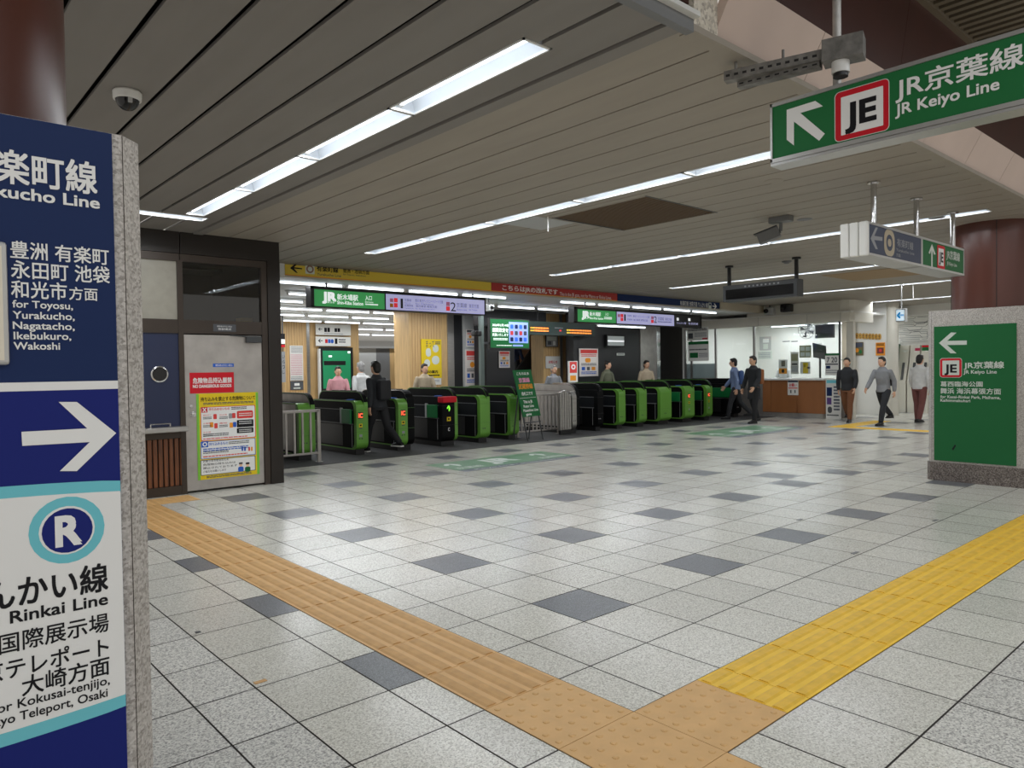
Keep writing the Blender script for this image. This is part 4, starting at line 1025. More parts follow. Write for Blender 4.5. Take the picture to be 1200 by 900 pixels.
pr.text('1', 469.4, 472.2, 470, 361.3, 349.6, E_INK, 0.0); pr.text('2', 528, 534.2, 531, 364.8, 354.2, E_INK, 0.0)
for (a, b, c, d, m_) in ((461.6, 466, 354.2, 349.3, E_RED), (461.6, 466, 360.2, 355.2, E_RED), (456.8, 460.8, 354, 349.6, I_PINK), (456.8, 460.8, 360, 355.6, I_ORG), (522.8, 527.2, 364.2, 359.2, E_RED), (522.8, 527.2, 358.6, 353.8, I_PINK)): pr.box(a, b, (a + b) / 2, c, d, m_, 1)
pr.text('京葉線', 474, 482, 478, 353.4, 350.2, E_TXT, 0.0); pr.text('Keiyo Line', 474, 481, 478, 355.6, 354.2, E_TXT, 0.0); pr.text('武蔵野線', 474, 484, 478, 359.6, 356.6, E_TXT, 0.0); pr.text('Musashino Line', 474, 485, 478, 361.8, 360.4, E_TXT, 0.0)
pr.text('舞浜 東京ディズニーリゾート方面', 486.5, 519, 500, 354.8, 351, E_TXT, 0.0); pr.text('for Maihama', 487, 508, 495, 357, 355.4, E_TXT, 0.0); pr.text('海浜幕張 蘇我方面', 487, 512, 498, 360.6, 357.6, E_TXT, 0.0); pr.text('for Kaihimmakuhari', 487, 509, 495, 362.6, 361.4, E_TXT, 0.0)
pr.text('京葉線', 535, 547, 541, 360.6, 355, E_TXT, 0.0); pr.text('Keiyo Line', 535.4, 547, 541, 364, 361.8, E_TXT, 0.0); pr.text('東京方面', 549.6, 561, 555, 361.2, 356.4, E_TXT, 0.0); pr.text('for Tokyo', 549.6, 559, 554, 364, 362.2, E_TXT, 0.0)
pr.build('small_lettering', t)
Q6 = lambda a, b: (640 + a / 4.092, 300 + b / 4.092)
t, pr = gateboard((673, 822, 676.7, 722.2, 790, 820), 0, 359.4, 377.6, 'lit green and lavender signboard over the right gates', 0)
pr.text('JR', 682, 690.2, 686, 372, 364.8, E_WHT, 0.05); pr.text('JR東日本', 683, 689, 686, 374.2, 372.6, E_WHT, 0.0); pr.text('新木場駅', 691, 704, 697, 370.4, 365.6, E_WHT, 0.01); pr.text('Shin-Kiba Station', 691, 707, 693, 374, 371.4, E_WHT, 0.01); pr.text('入口', 709, 713, 711, 370, 366.6, E_WHT, 0.0); pr.line(708, 717, 712, 374.6, 371.2, E_WHT, 2)
pr.build('lettering', t); pr.mb = MB()
pr.text('1', 731.4, 733.2, 732, 376, 368.2, E_INK, 0.0); pr.text('2', 766.4, 769.6, 768, 378.4, 370.6, E_INK, 0.0)
for (a, b, c, d, m_) in ((727.2, 730.4, 371.8, 368, E_RED), (727.2, 730.4, 376.2, 372.4, E_RED), (723.8, 726.6, 371.6, 368.2, I_PINK), (763, 766, 378.4, 374.8, E_RED), (763, 766, 374, 370.6, I_PINK)): pr.box(a, b, (a + b) / 2, c, d, m_, 1)
pr.text('京葉線', 735, 740, 738, 371, 368.8, E_TXT, 0.0); pr.text('武蔵野線', 735, 741, 738, 375.4, 373.4, E_TXT, 0.0); pr.text('東京ディズニーリゾート方面', 742, 761, 750, 372.4, 369.6, E_TXT, 0.0); pr.text('海浜幕張 蘇我方面', 742, 759, 750, 376.4, 374, E_TXT, 0.0)
pr.text('京葉線', 771, 778, 774, 375.6, 371.6, E_TXT, 0.0); pr.text('東京方面', 779.5, 787, 783, 376, 372.4, E_TXT, 0.0); pr.line(771, 787, 779, 378.4, 376.6, E_TXT, 1)
pr.text('りんかい線', 793, 804, 798, 380, 377.2, E_LAV, 0.0); pr.text('有楽町線', 806.5, 818, 812, 380.8, 378, E_LAV, 0.0); pr.box(793, 795.4, 794, 375.6, 372.4, E_WHT, 1); pr.box(806.5, 809, 808, 376.2, 373, E_WHT, 1); pr.build('small_lettering', t)
# ------------------------------------------------------------------ inside the gates: walls and pillars
def X(px, py, y): return at(px, py, 'Y', y).x
def block(name, px0, px1, y, depth, z0, z1, m, py=430):
    mb = MB(); mb.box((X(px0, py, y), y, z0), (X(px1, py, y), y + depth, z1), m); return mb
YW = 18.6
mb = block('', 333, 360, YW, 0.6, 0, ZI, WOODP)
for k in range(1, 9):
    x = X(333, 430, YW) + k * 0.085; mb.box((x, YW - 0.002, 0), (x + 0.008, YW, ZI), COUNTER)
struct(mb.build('wall_wood_pillar'), 'far wooden pillar left of the white icon boards')
struct(block('', 360, 363.4, YW - 0.02, 0.3, 0, ZI, STEEL).build('trim_steel_strip'))
struct(block('', 363.4, 421, YW + 0.05, 0.3, 0, ZI, WOODP).build('wall_wood_back'))
mb = MB()
for (p0, p1, y, m) in ((421, 441, 21.0, LGREY), (441, 457, 21.0, MGREY), (457, 482, 21.0, WOODP), (300, 333, 23.0, MGREY)):
    mb.box((X(p0, 430, y), y, 0), (X(p1, 430, y), y + 0.2, 2.32 if p0 > 400 else ZI), m)
mb.box((X(418, 430, 20.9), 20.9, 2.32), (X(482, 430, 20.9), 21.2, 2.4), ALU)
struct(mb.build('wall_passage'))
mb = MB(); mb.box((1.05, 30.8, 0), (22, 31, ZI), LGREY); struct(mb.build('wall_back'))
YP = 13.0
mb = block('', 480, 525, YP, 0.7, 0, ZI, WOODP)
for k in range(1, 12):
    x = X(480, 430, YP) + k * 0.085; mb.box((x, YP - 0.002, 0), (x + 0.007, YP, ZI), COUNTER)
struct(mb.build('wall_wood_pillar'), 'wooden pillar with the yellow poster')
struct(block('', 525, 532.5, YP - 0.02, 0.7, 0, ZI, STEEL).build('trim_steel_strip'))
struct(block('', 532.5, 545, YP, 0.7, 0, ZI, BLACKW).build('wall_black_pillar'))
struct(block('', 545, 564, YP - 0.1, 0.3, 0, ZI, LGREY).build('wall_grey_panel'))
YK = 12.3
struct(block('', 570, 603, YK, 0.5, 0, ZI, BLACKW).build('wall_black_pillar'), 'black pillar behind the green screen')
mb = block('', 637, 672.5, YK, 0.5, 0, ZI, WOODP)
for k in range(1, 12):
    x = X(637, 430, YK) + k * 0.1; mb.box((x, YK - 0.002, 0), (x + 0.006, YK, ZI), COUNTER)
mb.box((X(656, 430, YK), YK - 0.02, 0), (X(659, 430, YK), YK, ZI), STEEL); struct(mb.build('wall_wood_pillar'), 'wooden pillar right of the escalator')
# escalator: stepped, seen as dark sloping balustrade with a warm strip
t = thing('escalator', 'dark escalator rising to the right between black and wooden pillars', 'escalator', (X(620, 430, 13.5), 13.5, 0))
e0 = X(600, 430, 13.2); e1 = X(640, 430, 13.2)
mb = MB(); mb.prism([(e0, 13.2, 0), (e1 + 1.0, 13.2, 0), (e1 + 1.0, 13.2, 3.0), (e1 + 0.2, 13.2, 2.85), (e0, 13.2, 1.25)], (0, 0.05, 0), BLACKW); mb.build('balustrade', t)
mb = MB(); mb.tube([(e0, 13.18, 1.3), (e1 + 0.2, 13.18, 2.9)], 0.035, BLACK); mb.build('handrail', t, smooth=True)
mb = MB()
for k in range(10):
    x = e0 + k * 0.26; mb.box((x, 13.3, 0), (x + 0.26, 14.3, 0.5 + k * 0.19), DGREY)
mb.build('steps', t)
mb = MB(); mb.box((X(598, 430, 15), 15.0, 0), (X(642, 430, 15), 15.1, ZI), mat('wall_warm_light', (176, 124, 84), 0.5)); struct(mb.build('wall_escalator'))  # warm light behind the escalator is put into this wall's colour
# black wall and doorway left of the office
YK2 = 11.6
mb = block('', 672.5, 751, YK2, 0.3, 0, ZI, BLACKW); struct(mb.build('wall_black'))
struct(block('', 751, 770, YK2 - 0.03, 0.3, 0, ZI, STEEL_S).build('trim_steel_column'))
mb = block('', 770, 774, YK2 - 0.05, 0.3, 0, ZI, CHROME); struct(mb.build('trim_steel_edge'))
mb = block('', 774, 802, YK2 + 0.4, 0.2, 0, ZI, BLACK); struct(mb.build('door_2'), 'black doorway beside the office window')
# dark fascia above the openings
mb = MB(); mb.box((X(560, 370, 12.0), 12.0, 2.62), (X(640, 370, 12.0), 12.2, ZI), BLACKW); struct(mb.build('beam_black'))

def poster(px0, px1, xm, yb, yt, y, m, label, items, cat='poster', name='poster', rim=None, hang=False):
    o, pr, e = board(name, label, cat, 'Y', y, px0, px1, xm, yb, yt, m, 0.015, rim=rim)
    for it in items:
        if it[0] == 't': pr.text(*it[1:7], it[7], it[8] if len(it) > 8 else 0.0)
        elif it[0] == 'l': pr.line(*it[1:7], it[7] if len(it) > 7 else 1, seed=3)
        elif it[0] == 'd': pr.disc(*it[1:7], 2)
        else: pr.box(*it[1:7], it[7] if len(it) > 7 else 1)
    pr.build('printing', o)
    if hang:
        mb = MB(); xm_ = (e[0] + e[1]) / 2; mb.cyl((xm_, y + 0.008, e[3]), (xm_, y + 0.008, ZI), 0.012, DGREY, 8); mb.build('hanging_rod', o)
    return o
poster(340, 355.2, 347, 446, 405, YW - 0.02, WALLW, 'white timetable poster on the far wooden pillar', [('l', 341, 354.5, 347, 414, 406, I_GREY, 5), ('l', 341, 354.5, 347, 440, 415, mat('print_rose', (206, 160, 168), 0.5), 12), ('l', 341, 354.5, 347, 446, 441, I_GREY, 3)])
poster(340.5, 355.5, 347, 457, 446.6, YW - 0.02, I_DGREY, 'dark notice below the timetable poster on the far wooden pillar', [('b', 345, 351, 348, 452, 449, I_WHITE), ('b', 344, 352, 348, 455.6, 454, I_PALE)])
poster(328, 334, 330, 407, 391, 16.0, I_BLACK, 'black and red hanging shop sign beside the booth', [('b', 329.5, 334, 331, 403, 397.5, I_WHITE), ('b', 328, 334, 331, 407, 404, I_RED)], 'sign', 'shop_sign', hang=True)
poster(330, 334.5, 332, 448, 412, 16.3, I_GREY, 'narrow grey vertical banner beside the booth', [('t', 'い', 330.8, 333.8, 332, 420, 416, I_BLACK), ('t', 'ら', 330.8, 333.8, 332, 426, 422, I_BLACK), ('t', 'っ', 330.8, 333.8, 332, 432, 428, I_BLACK), ('t', 'し', 330.8, 333.8, 332, 438, 434, I_BLACK)], 'banner', 'vertical_banner', hang=True)
ic = lambda x, yb, yt, m=I_BLACK: ('b', x, x + 3, x + 1, yb, yt, m)
poster(370, 411, 390, 392.8, 380, YW - 0.06, WALLW, 'upper white icon board with left arrow over the wooden wall', [('t', '←', 373, 377.5, 375, 387.5, 384, I_BLACK, 0.02), ic(380, 389, 384), ic(383.6, 389, 384), ic(392, 389, 384.6), ic(395.5, 389, 384.6), ('l', 380, 402, 390, 392, 390.4, I_GREY)], 'sign', 'icon_sign')
poster(370, 411, 390, 405.6, 394.6, YW - 0.06, WALLW, 'lower white icon board with left arrow and toilet symbols', [('t', '←', 373, 378, 375, 401.5, 397, I_BLACK, 0.02), ic(381, 402, 397.5, I_RED), ic(384.4, 402, 397.5, I_BLUE), ('d', 387.6, 391, 389, 402.4, 397.4, I_BLUE), ('b', 392.4, 395.4, 394, 403, 396.6, I_BLACK), ('l', 397, 405, 401, 402.4, 397, I_DGREY, 2)], 'sign', 'icon_sign')
E_SCR = mat('screen_green', (40, 138, 92), 0.3, emit=0.2)
t = thing('display_screen', 'tall black-framed screen with green picture behind the first gate', 'screen', (X(394, 430, YW - 0.1), YW - 0.1, 0))
mbq, pr, e = board('', None, '', 'Y', YW - 0.2, 376, 414, 394, 470, 407, BLACK, 0.12); mbq.build('cabinet', t)
pr.box(378.5, 411, 394, 455, 411, E_SCR, 0); pr.box(385, 389, 387, 418.5, 416.5, E_WHT, 1); pr.box(407.5, 410.5, 409, 414, 411.6, E_WHT, 1); pr.box(379.5, 405, 390, 428, 423, BLACK, 1); pr.build('screen', t)
mb = MB(); mb.box((X(374, 430, YW - 0.2), YW - 0.22, 0), (X(375.6, 430, YW - 0.2), YW - 0.1, 2.2), WHITE); mb.build('side_post', t)
poster(494, 517.5, 505, 443, 397.5, YP - 0.03, I_YEL, 'yellow poster on the wooden pillar', [('d', 499, 505, 502, 418, 408, I_PALE), ('d', 507, 514, 510, 413, 404, I_PALE), ('d', 497, 504, 500, 430, 421, I_PALE), ('d', 506, 515, 510, 427, 417, I_PALE), ('t', 'まって', 499, 509, 504, 407, 399, I_DGREY, 0.0), ('l', 510, 516, 513, 404, 400, I_DGREY, 2),
        ('t', '駅の案内', 498.5, 513, 506, 437.5, 434, I_BLACK, 0.03), ('l', 497, 515, 506, 441.5, 438.6, I_BLACK, 1)])
poster(495, 517.2, 505, 451, 443.4, YP - 0.03, WALLW, 'white notice strip under the yellow poster', [('l', 497, 515, 506, 448, 445, I_GREY, 2)], 'notice', 'notice')
def tiny(px0, px1, xm, yb, yt, y, label, head=I_REDS):
    h = yb - yt; w_ = px1 - px0
    return poster(px0, px1, xm, yb, yt, y, mat('poster_paper', (224, 216, 210), 0.5), label,
        [('b', px0 + .06 * w_, px1 - .06 * w_, xm, yt + .17 * h, yt + .04 * h, head), ('l', px0 + .1 * w_, px1 - .1 * w_, xm, yt + .3 * h, yt + .2 * h, I_REDS, 2), ('d', px0 + .3 * w_, px0 + .6 * w_, xm, yt + .5 * h, yt + .34 * h, I_ORG),
         ('l', px0 + .1 * w_, px1 - .1 * w_, xm, yt + .62 * h, yt + .52 * h, I_DGREY, 2), ('b', px0 + .12 * w_, px0 + .3 * w_, xm, yt + .78 * h, yt + .66 * h, I_BLUE), ('b', px0 + .4 * w_, px0 + .55 * w_, xm, yt + .78 * h, yt + .66 * h, I_DGREY),
         ('b', px0 + .65 * w_, px0 + .85 * w_, xm, yt + .78 * h, yt + .66 * h, I_ORG), ('l', px0 + .1 * w_, px1 - .1 * w_, xm, yt + .93 * h, yt + .82 * h, I_BLUE, 2)])
tiny(546.5, 556.5, 551, 406.5, 386, YP - 0.13, 'small notice with dark top left of the green screen', I_DGREY)
tiny(545.5, 563, 554, 452, 409.5, YP - 0.13, 'large white poster with pictures left of the steel post')
tiny(585, 597.5, 591, 431, 411.5, YK - 0.03, 'framed notice on the black pillar under the green screen')
tiny(679, 701, 690, 441, 408.5, YK2 - 0.03, 'white poster with pictures on the black wall')
poster(640, 653.5, 647, 406, 393, YK - 0.03, mat('photo_grey', (150, 150, 150), 0.4), 'small dark-framed picture high on the right wooden pillar', [('b', 641, 652, 647, 399, 394.5, I_PALE), ('b', 642, 646, 644, 404, 400, I_DGREY), ('b', 648, 651, 649, 404.6, 399.6, I_WHITE)], 'picture', 'framed_picture', BLACK)
poster(640, 656, 648, 431, 418, YK - 0.03, WALLW, 'white notice with red heading on the right wooden pillar', [('t', 'お知らせ', 643, 653, 648, 426, 422.4, I_RED, 0.02)], 'notice', 'notice', WHITE)
t = thing('sign_stand', 'slim red and white sign stand before the black wall', 'sign stand', (X(672, 440, 10.9), 10.9, 0))
mbq, pr, e = board('', None, '', 'Y', 10.9, 667, 677, 672, 448, 423, WALLW, 0.05); mbq.build('panel', t)
pr.box(667.6, 676, 672, 437, 424, I_REDS, 0); pr.disc(669.4, 674.4, 672, 433, 427, I_WHITE, 1); pr.disc(670.8, 673, 672, 431.4, 428.6, I_REDS, 2); pr.box(668.2, 675, 672, 446, 440, I_ORG, 0); pr.build('printing', t)
mb = MB(); mb.box((e[0] + 0.05, 10.92, 0.02), (e[1] - 0.05, 10.95, e[2]), LGREY); mb.box((e[0] - 0.02, 10.75, 0), (e[1] + 0.02, 11.1, 0.03), DGREY); mb.build('stand', t)
t = thing('monitor', 'small grey monitor mounted high on the black wall', 'screen', (X(728, 400, YK2), YK2 - 0.1, 2.0))
mbq, pr, e = board('', None, '', 'Y', YK2 - 0.1, 711, 732.5, 722, 406.5, 392.5, BLACK, 0.09); mbq.build('housing', t); pr.box(712.2, 731.3, 722, 405, 394, mat('screen_grey', (150, 156, 154), 0.3, emit=0.35), 0); pr.box(712.2, 731.3, 722, 400.6, 398.8, E_WHT, 1); pr.build('screen', t)
poster(723, 732, 728, 416.5, 413.8, YK2 - 0.03, I_PALE, 'narrow white label on the black wall under the monitor', [('l', 724, 731, 728, 416, 414.2, I_DGREY)], 'notice', 'notice')
# green screen on a post
YT = 10.95
t = thing('display_screen', 'green information screen on a grey post in the middle of the gates', 'screen', (X(597, 390, YT), YT, 0))
mbq, pr, e = board('', None, '', 'Y', YT, 574, 620.4, 590, 409, 373.2, BLACK, 0.08); mbq.build('housing', t)
SG = mat('screen_deep_green', (14, 96, 48), 0.3, emit=0.35); SL = mat('screen_pale_blue', (140, 160, 232), 0.3, emit=0.5); SB = mat('screen_blue', (40, 90, 220), 0.3, emit=0.8); SW = mat('screen_white', (236, 250, 240), 0.3, emit=0.7)
pr.box(574.8, 619.8, 590, 407.6, 374.4, SG, 0)
pr.text('2026年3月14日', 577, 595.6, 586, 382.6, 379.4, SW, 0.02, 2); pr.text('運賃改定を', 577, 595.6, 586, 389.2, 384.4, SW, 0.03, 2); pr.text('実施いたします', 577, 595.6, 586, 394, 390.6, SW, 0.02, 2); pr.line(578, 595, 586, 399, 396, SW, 2)
pr.box(596.4, 618.8, 607, 402, 377.6, SL, 1); 
for r in range(3):
    for c_ in range(4): pr.box(598 + c_ * 5.2, 601.6 + c_ * 5.2, 607, 385.5 + r * 7.4, 380.6 + r * 7.4, (SB, I_SLATE, I_NAVY, I_REDS)[(r * 3 + c_ * 2) % 4], 2, 0.2)
pr.line(582, 600, 590, 405.6, 404.2, SW, 1); pr.box(601, 613, 607, 406, 404, SL, 1, 0.4); pr.build('screen', t)
mb = MB(); p = at(566, 430, 'Y', YT); mb.bbox((p.x - 0.05, YT, 0), (p.x + 0.05, YT + 0.1, ZI - 0.001), mat('post_grey_green', (92, 104, 100), 0.45), 0.01); mb.box((p.x, YT + 0.03, 2.1), (p.x + 0.3, YT + 0.07, 2.15), DGREY); mb.build('post', t)
mb = MB(); q = at(556, 390.5, 'Y', YT); mb.bbox((q.x - 0.1, YT - 0.12, q.z - 0.07), (q.x + 0.14, YT + 0.02, q.z + 0.06), BLACK, 0.03); mb.lathe([(0.045, 0), (0.045, 0.05), (0.03, 0.055)], (q.x - 0.06, YT - 0.12, q.z), BLACKG, 14, Vector((0, -1, 0))); mb.build('camera', t)
mb = MB(); q = at(573, 361, 'Y', 9.6); mb.bbox((q.x - 0.06, 9.5, q.z - 0.07), (q.x + 0.06, 9.72, q.z + 0.07), LGREY, 0.02); mb.lathe([(0.035, 0), (0.035, 0.03)], (q.x - 0.01, 9.5, q.z), BLACKG, 14, Vector((0, -1, 0))); mb.cyl((q.x, 9.6, q.z + 0.07), (q.x, 9.6, ZI), 0.015, DGREY, 8)
tag(mb.build('ceiling_speaker', origin=(q.x, 9.6, q.z)), 'small grey camera box at the right end of the left signboard', 'camera')
# train display with amber rows
YA = 11.3
t = thing('departure_display', 'dark train display with two amber rows hanging behind the gates', 'display', (X(655, 385, YA), YA, 2.3))
mbq, pr, e = board('', None, '', 'Y', YA, 618, 697, 655, 393, 377.6, mat('display_dark_green', (30, 52, 46), 0.4), 0.18); mbq.build('housing', t)
LA = mat('display_amber', (255, 150, 60), 0.4, emit=1.0); LGN = mat('display_leaf', (120, 200, 90), 0.4, emit=0.7)
for (a, b, xm, yb, yt_) in ((621.5, 643, 630, 389.2, 383), (664, 693, 678, 392, 386)):
    pr.box(a - 0.8, b + 0.8, xm, yb + 0.8, yt_ - 0.8, BLACK, 0, 0.2)
    pr.line(a, b, xm, yb, yt_, LA, 2, 5); pr.line(a, a + 4, xm, yb, yt_, LGN, 2, 9)
pr.box(655.5, 658, 656, 388.4, 386.4, E_RED, 1); pr.line(650, 660, 655, 385.4, 383.6, I_GREY, 1); pr.build('rows', t)
for px in (630, 688): mb = MB(); p = at(px, 380, 'Y', YA + 0.08); mb.cyl((p.x, p.y, e[3] - 0.03), (p.x, p.y, ZI), 0.02, BLACK, 10); mb.build('hanger', t)
# battens over the right gates
lamp('X', 9.9, X(699, 383, 9.9), X(757, 385, 9.9), at(720, 383, 'Y', 9.9).z + 0.08, 'low white batten light under the right signboard', 'batten lights behind the gates', False)
lt = bpy.data.objects['fluorescent_light.%03d' % (sum(1 for o in COL.objects if o.name.startswith('fluorescent_light')) - 1)]
for dx in (-0.3, 0.3): mb = MB(); mb.cyl((lt.location.x + dx, lt.location.y, lt.location.z), (lt.location.x + dx, lt.location.y, ZI), 0.01, BLACK, 8); mb.build('hanger', lt)

# ------------------------------------------------------------------ station office
XO = 16.7
yl = at(803, 440, 'X', XO).y; ym1 = at(839, 440, 'X', XO).y; ym2 = at(884, 440, 'X', XO).y; yr = at(984, 440, 'X', XO).y; yc0 = at(966.5, 470, 'X', XO).y; yc1 = at(895, 470, 'X', XO).y
IVORY = mat('office_ivory', (206, 202, 190), 0.5)
mb = MB()
mb.box((XO - 0.02, yr - 0.05, 2.66), (XO + 0.25, yl, 2.92), IVORY)
pts = [(XO - 0.02, yr - 0.05), (XO + 0.05, yr - 0.25), (XO + 0.2, yr - 0.32), (XO + 1.4, yr - 0.32), (XO + 1.4, yr - 0.05)]
mb.prism([(x, y, 2.66) for x, y in pts], (0, 0, 0.26), IVORY)
mb.prism([(x + 0.06, y + 0.04, 2.92) for x, y in pts], (0, 0, 0.33), IVORY); mb.box((XO + 0.05, yr, 2.92), (XO + 0.2, yl - 2.2, ZC), IVORY)
for y in (yr - 0.04, yr + 0.9, yr + 2.4): mb.box((XO - 0.022, y, 2.66), (XO - 0.018, y + 0.006, 2.92), MGREY)
struct(mb.build('office_fascia'))
mb = MB()
mb.box((XO + 4.5, yr - 0.3, 0), (XO + 4.6, yl + 1.0, 2.9), WALLW); struct(mb.build('wall_office')); mb = MB(); mb.box((XO, yl, 0), (XO + 4.5, yl + 0.1, 2.9), WALLW); struct(mb.build('wall_office_side')); mb = MB(); mb.box((XO + 0.2, yr - 0.28, 0), (XO + 0.35, yr - 0.1, 2.9), IVORY); struct(mb.build('wall_office_pier'))
mb = MB(); mb.box((XO, yr - 0.3, 2.9), (XO + 4.6, yl + 0.1, 2.95), WALLW)
struct(mb.build('ceiling_office'))
mb = MB()
mb.box((XO, ym2 + 0.05, 1.08), (XO + 0.01, yl, 2.66), PANE); mb.box((XO, yr, 1.12), (XO + 0.01, ym2 - 0.02, 2.66), PANE)
struct(mb.build('window_3'), 'clear glass of the station office')
mb = MB()
for y in (yl - 0.02, ym1, ym2, at(803, 440, 'X', XO).y - 0.25): mb.box((XO - 0.02, y - 0.03, 1.05), (XO + 0.03, y + 0.03, 2.67), STEEL)
mb.box((XO - 0.02, yr - 0.02, 1.05), (XO + 0.03, yr + 0.02, 2.67), DGREY); mb.box((XO - 0.02, yc1, 0.0), (XO + 0.2, yl, 1.08), STEEL_S)
struct(mb.build('window_frame'))
FROSTG = mat('frosted_lower', (190, 198, 198), 0.5)
mb = MB(); mb.box((XO + 0.03, ym1 + 0.05, 1.1), (XO + 0.04, yl - 0.05, 1.58), FROSTG); struct(mb.build('window_4'), 'frosted lower band of the office glass')
t = thing('office_counter', 'brown office counter with white top under the office glass', 'counter', (XO, (yc0 + yc1) / 2, 0))
ys = at(935, 470, 'X', XO).y
for a, b in ((yc0, ys - 0.006), (ys + 0.006, at(905, 470, 'X', XO).y), (at(905, 470, 'X', XO).y + 0.012, yc1)):
    mb = MB(); mb.bbox((XO - 0.06, a, 0.13), (XO + 0.4, b, 1.06), COUNTER, 0.008); mb.build('front_panel', t)
mb = MB(); mb.box((XO - 0.04, yc0 + 0.03, 0), (XO + 0.4, yc1, 0.13), STEEL_S); mb.build('plinth', t)
mb = MB(); mb.bbox((XO - 0.14, yc0 - 0.03, 1.06), (XO + 0.5, yc1, 1.115), WHITE, 0.012); mb.build('countertop', t)
def xposter(px0, px1, xm, yb, yt, xv, m, label, items, cat='poster', name='poster'):
    o, pr, e = board(name, label, cat, 'X', xv, px0, px1, xm, yb, yt, m, 0.012)
    for it in items:
        if it[0] == 't': pr.text(*it[1:7], it[7], 0.02)
        elif it[0] == 'l': pr.line(*it[1:7], it[7] if len(it) > 7 else 1, seed=5)
        elif it[0] == 'd': pr.disc(*it[1:7], 2)
        else: pr.box(*it[1:7], 1)
    pr.build('printing', o); return o
xposter(923, 935.4, 929, 463, 446.4, XO - 0.0735, WALLW, 'white notice with dark heading on the brown counter', [('b', 923.4, 935, 929, 448, 445.8, I_SLATE), ('t', 'お願い', 925, 933.5, 929, 453, 449.4, I_RED), ('l', 924, 934.6, 929, 456, 453.8, I_REDS, 1), ('b', 926, 927.6, 927, 460.6, 457, I_DGREY), ('b', 931, 932.4, 932, 460.6, 457, I_DGREY)], 'notice', 'notice')
xposter(805.5, 830, 817, 399, 383.5, XO - 0.03, WALLW, 'upper white poster on the office glass', [('b', 806.5, 812, 809, 397, 390.6, I_DGREY), ('l', 806.5, 828, 817, 388, 384.6, I_DGREY, 2), ('l', 814, 828, 821, 395, 389.4, I_GREY, 3), ('b', 823, 829, 826, 397.6, 396, I_RED)])
xposter(806.5, 830.5, 817, 423, 400, XO - 0.03, WALLW, 'lower white poster with green bands on the office glass', [('b', 806.7, 830.3, 817, 403.6, 400, I_GREENB), ('l', 808, 828.6, 817, 411, 408.6, I_DGREY, 1), ('b', 808.4, 818, 813, 419.4, 413.4, I_GREENB), ('l', 819, 829.4, 824, 419, 413.4, I_GREY, 3)])
# things on the counter, behind the glass
def stand(px0, px1, yb, yt, dx, m, label, items, name='counter_sign', cat='sign'):
    return xposter(px0, px1, (px0 + px1) / 2, yb, yt, XO + dx, m, label, items, cat, name)
stand(912.5, 922.5, 438.2, 421.5, 0.14, WALLW, 'white card with orange foot left on the office counter', [('b', 915.5, 920, 918, 429.4, 422.6, I_DGREY), ('b', 912.8, 922.2, 917, 438, 431.6, I_ORG), ('d', 916, 919.2, 917.6, 437, 432.6, I_BLACK)])
stand(926.6, 935.6, 438.2, 412.6, 0.14, IVORY, 'tall ivory notice holder on the office counter', [('b', 927.4, 935, 931, 422.8, 414.8, mat('print_olive', (142, 138, 98), 0.5)), ('b', 928, 934.4, 931, 427.6, 426, I_BLACK), ('l', 927.6, 934.8, 931, 436, 429, I_GREY, 3)])
stand(936.8, 950.4, 419, 404.8, 0.14, mat('print_khaki', (150, 148, 104), 0.5), 'khaki chart standing high behind the office glass', [('b', 938, 943, 940.5, 411, 406.4, I_PALE), ('b', 944, 949.4, 947, 411, 406.4, I_PALE), ('b', 938, 943, 940.5, 417.6, 413, I_PALE), ('b', 944, 949.4, 947, 417.6, 413, I_PALE)])
stand(937.8, 949.4, 438.2, 424, 0.14, WALLW, 'white and yellow leaflet stand on the office counter', [('b', 941, 947, 944, 437.4, 425, I_YEL), ('b', 941.6, 944, 943, 430, 427.4, I_DGREY), ('b', 945.6, 949, 947, 432, 430, I_BLACK)])
stand(967, 983.4, 439.8, 414, -0.02, WALLW, 'white calendar board with green top at the right end of the office counter', [('b', 967, 983.4, 975, 416.6, 414, I_GREEN), ('b', 967, 982, 975, 427.6, 426, I_DGREY), ('t', '7 20', 969, 981, 975, 424.6, 418.6, I_DGREY), ('b', 968, 973, 971, 432, 428.6, I_NAVY), ('l', 968, 982, 975, 438, 433, I_GREY, 2)])
xposter(967.8, 985.5, 976, 492, 444, XO - 0.1, WALLW, 'tall white notice panel at the right end of the brown counter', [('b', 968.6, 983, 976, 449, 445.4, I_CYAN), ('b', 968.8, 975, 972, 464, 454, I_NAVY), ('b', 969, 974.4, 972, 474, 466, mat('print_violet', (96, 66, 130), 0.4)), ('d', 970, 975, 972, 484, 476.4, I_DGREY), ('l', 977, 984, 980, 482, 452, I_SLATE, 8), ('l', 969, 983, 976, 488, 485.4, I_DGREY, 1)], 'sign', 'notice_board')
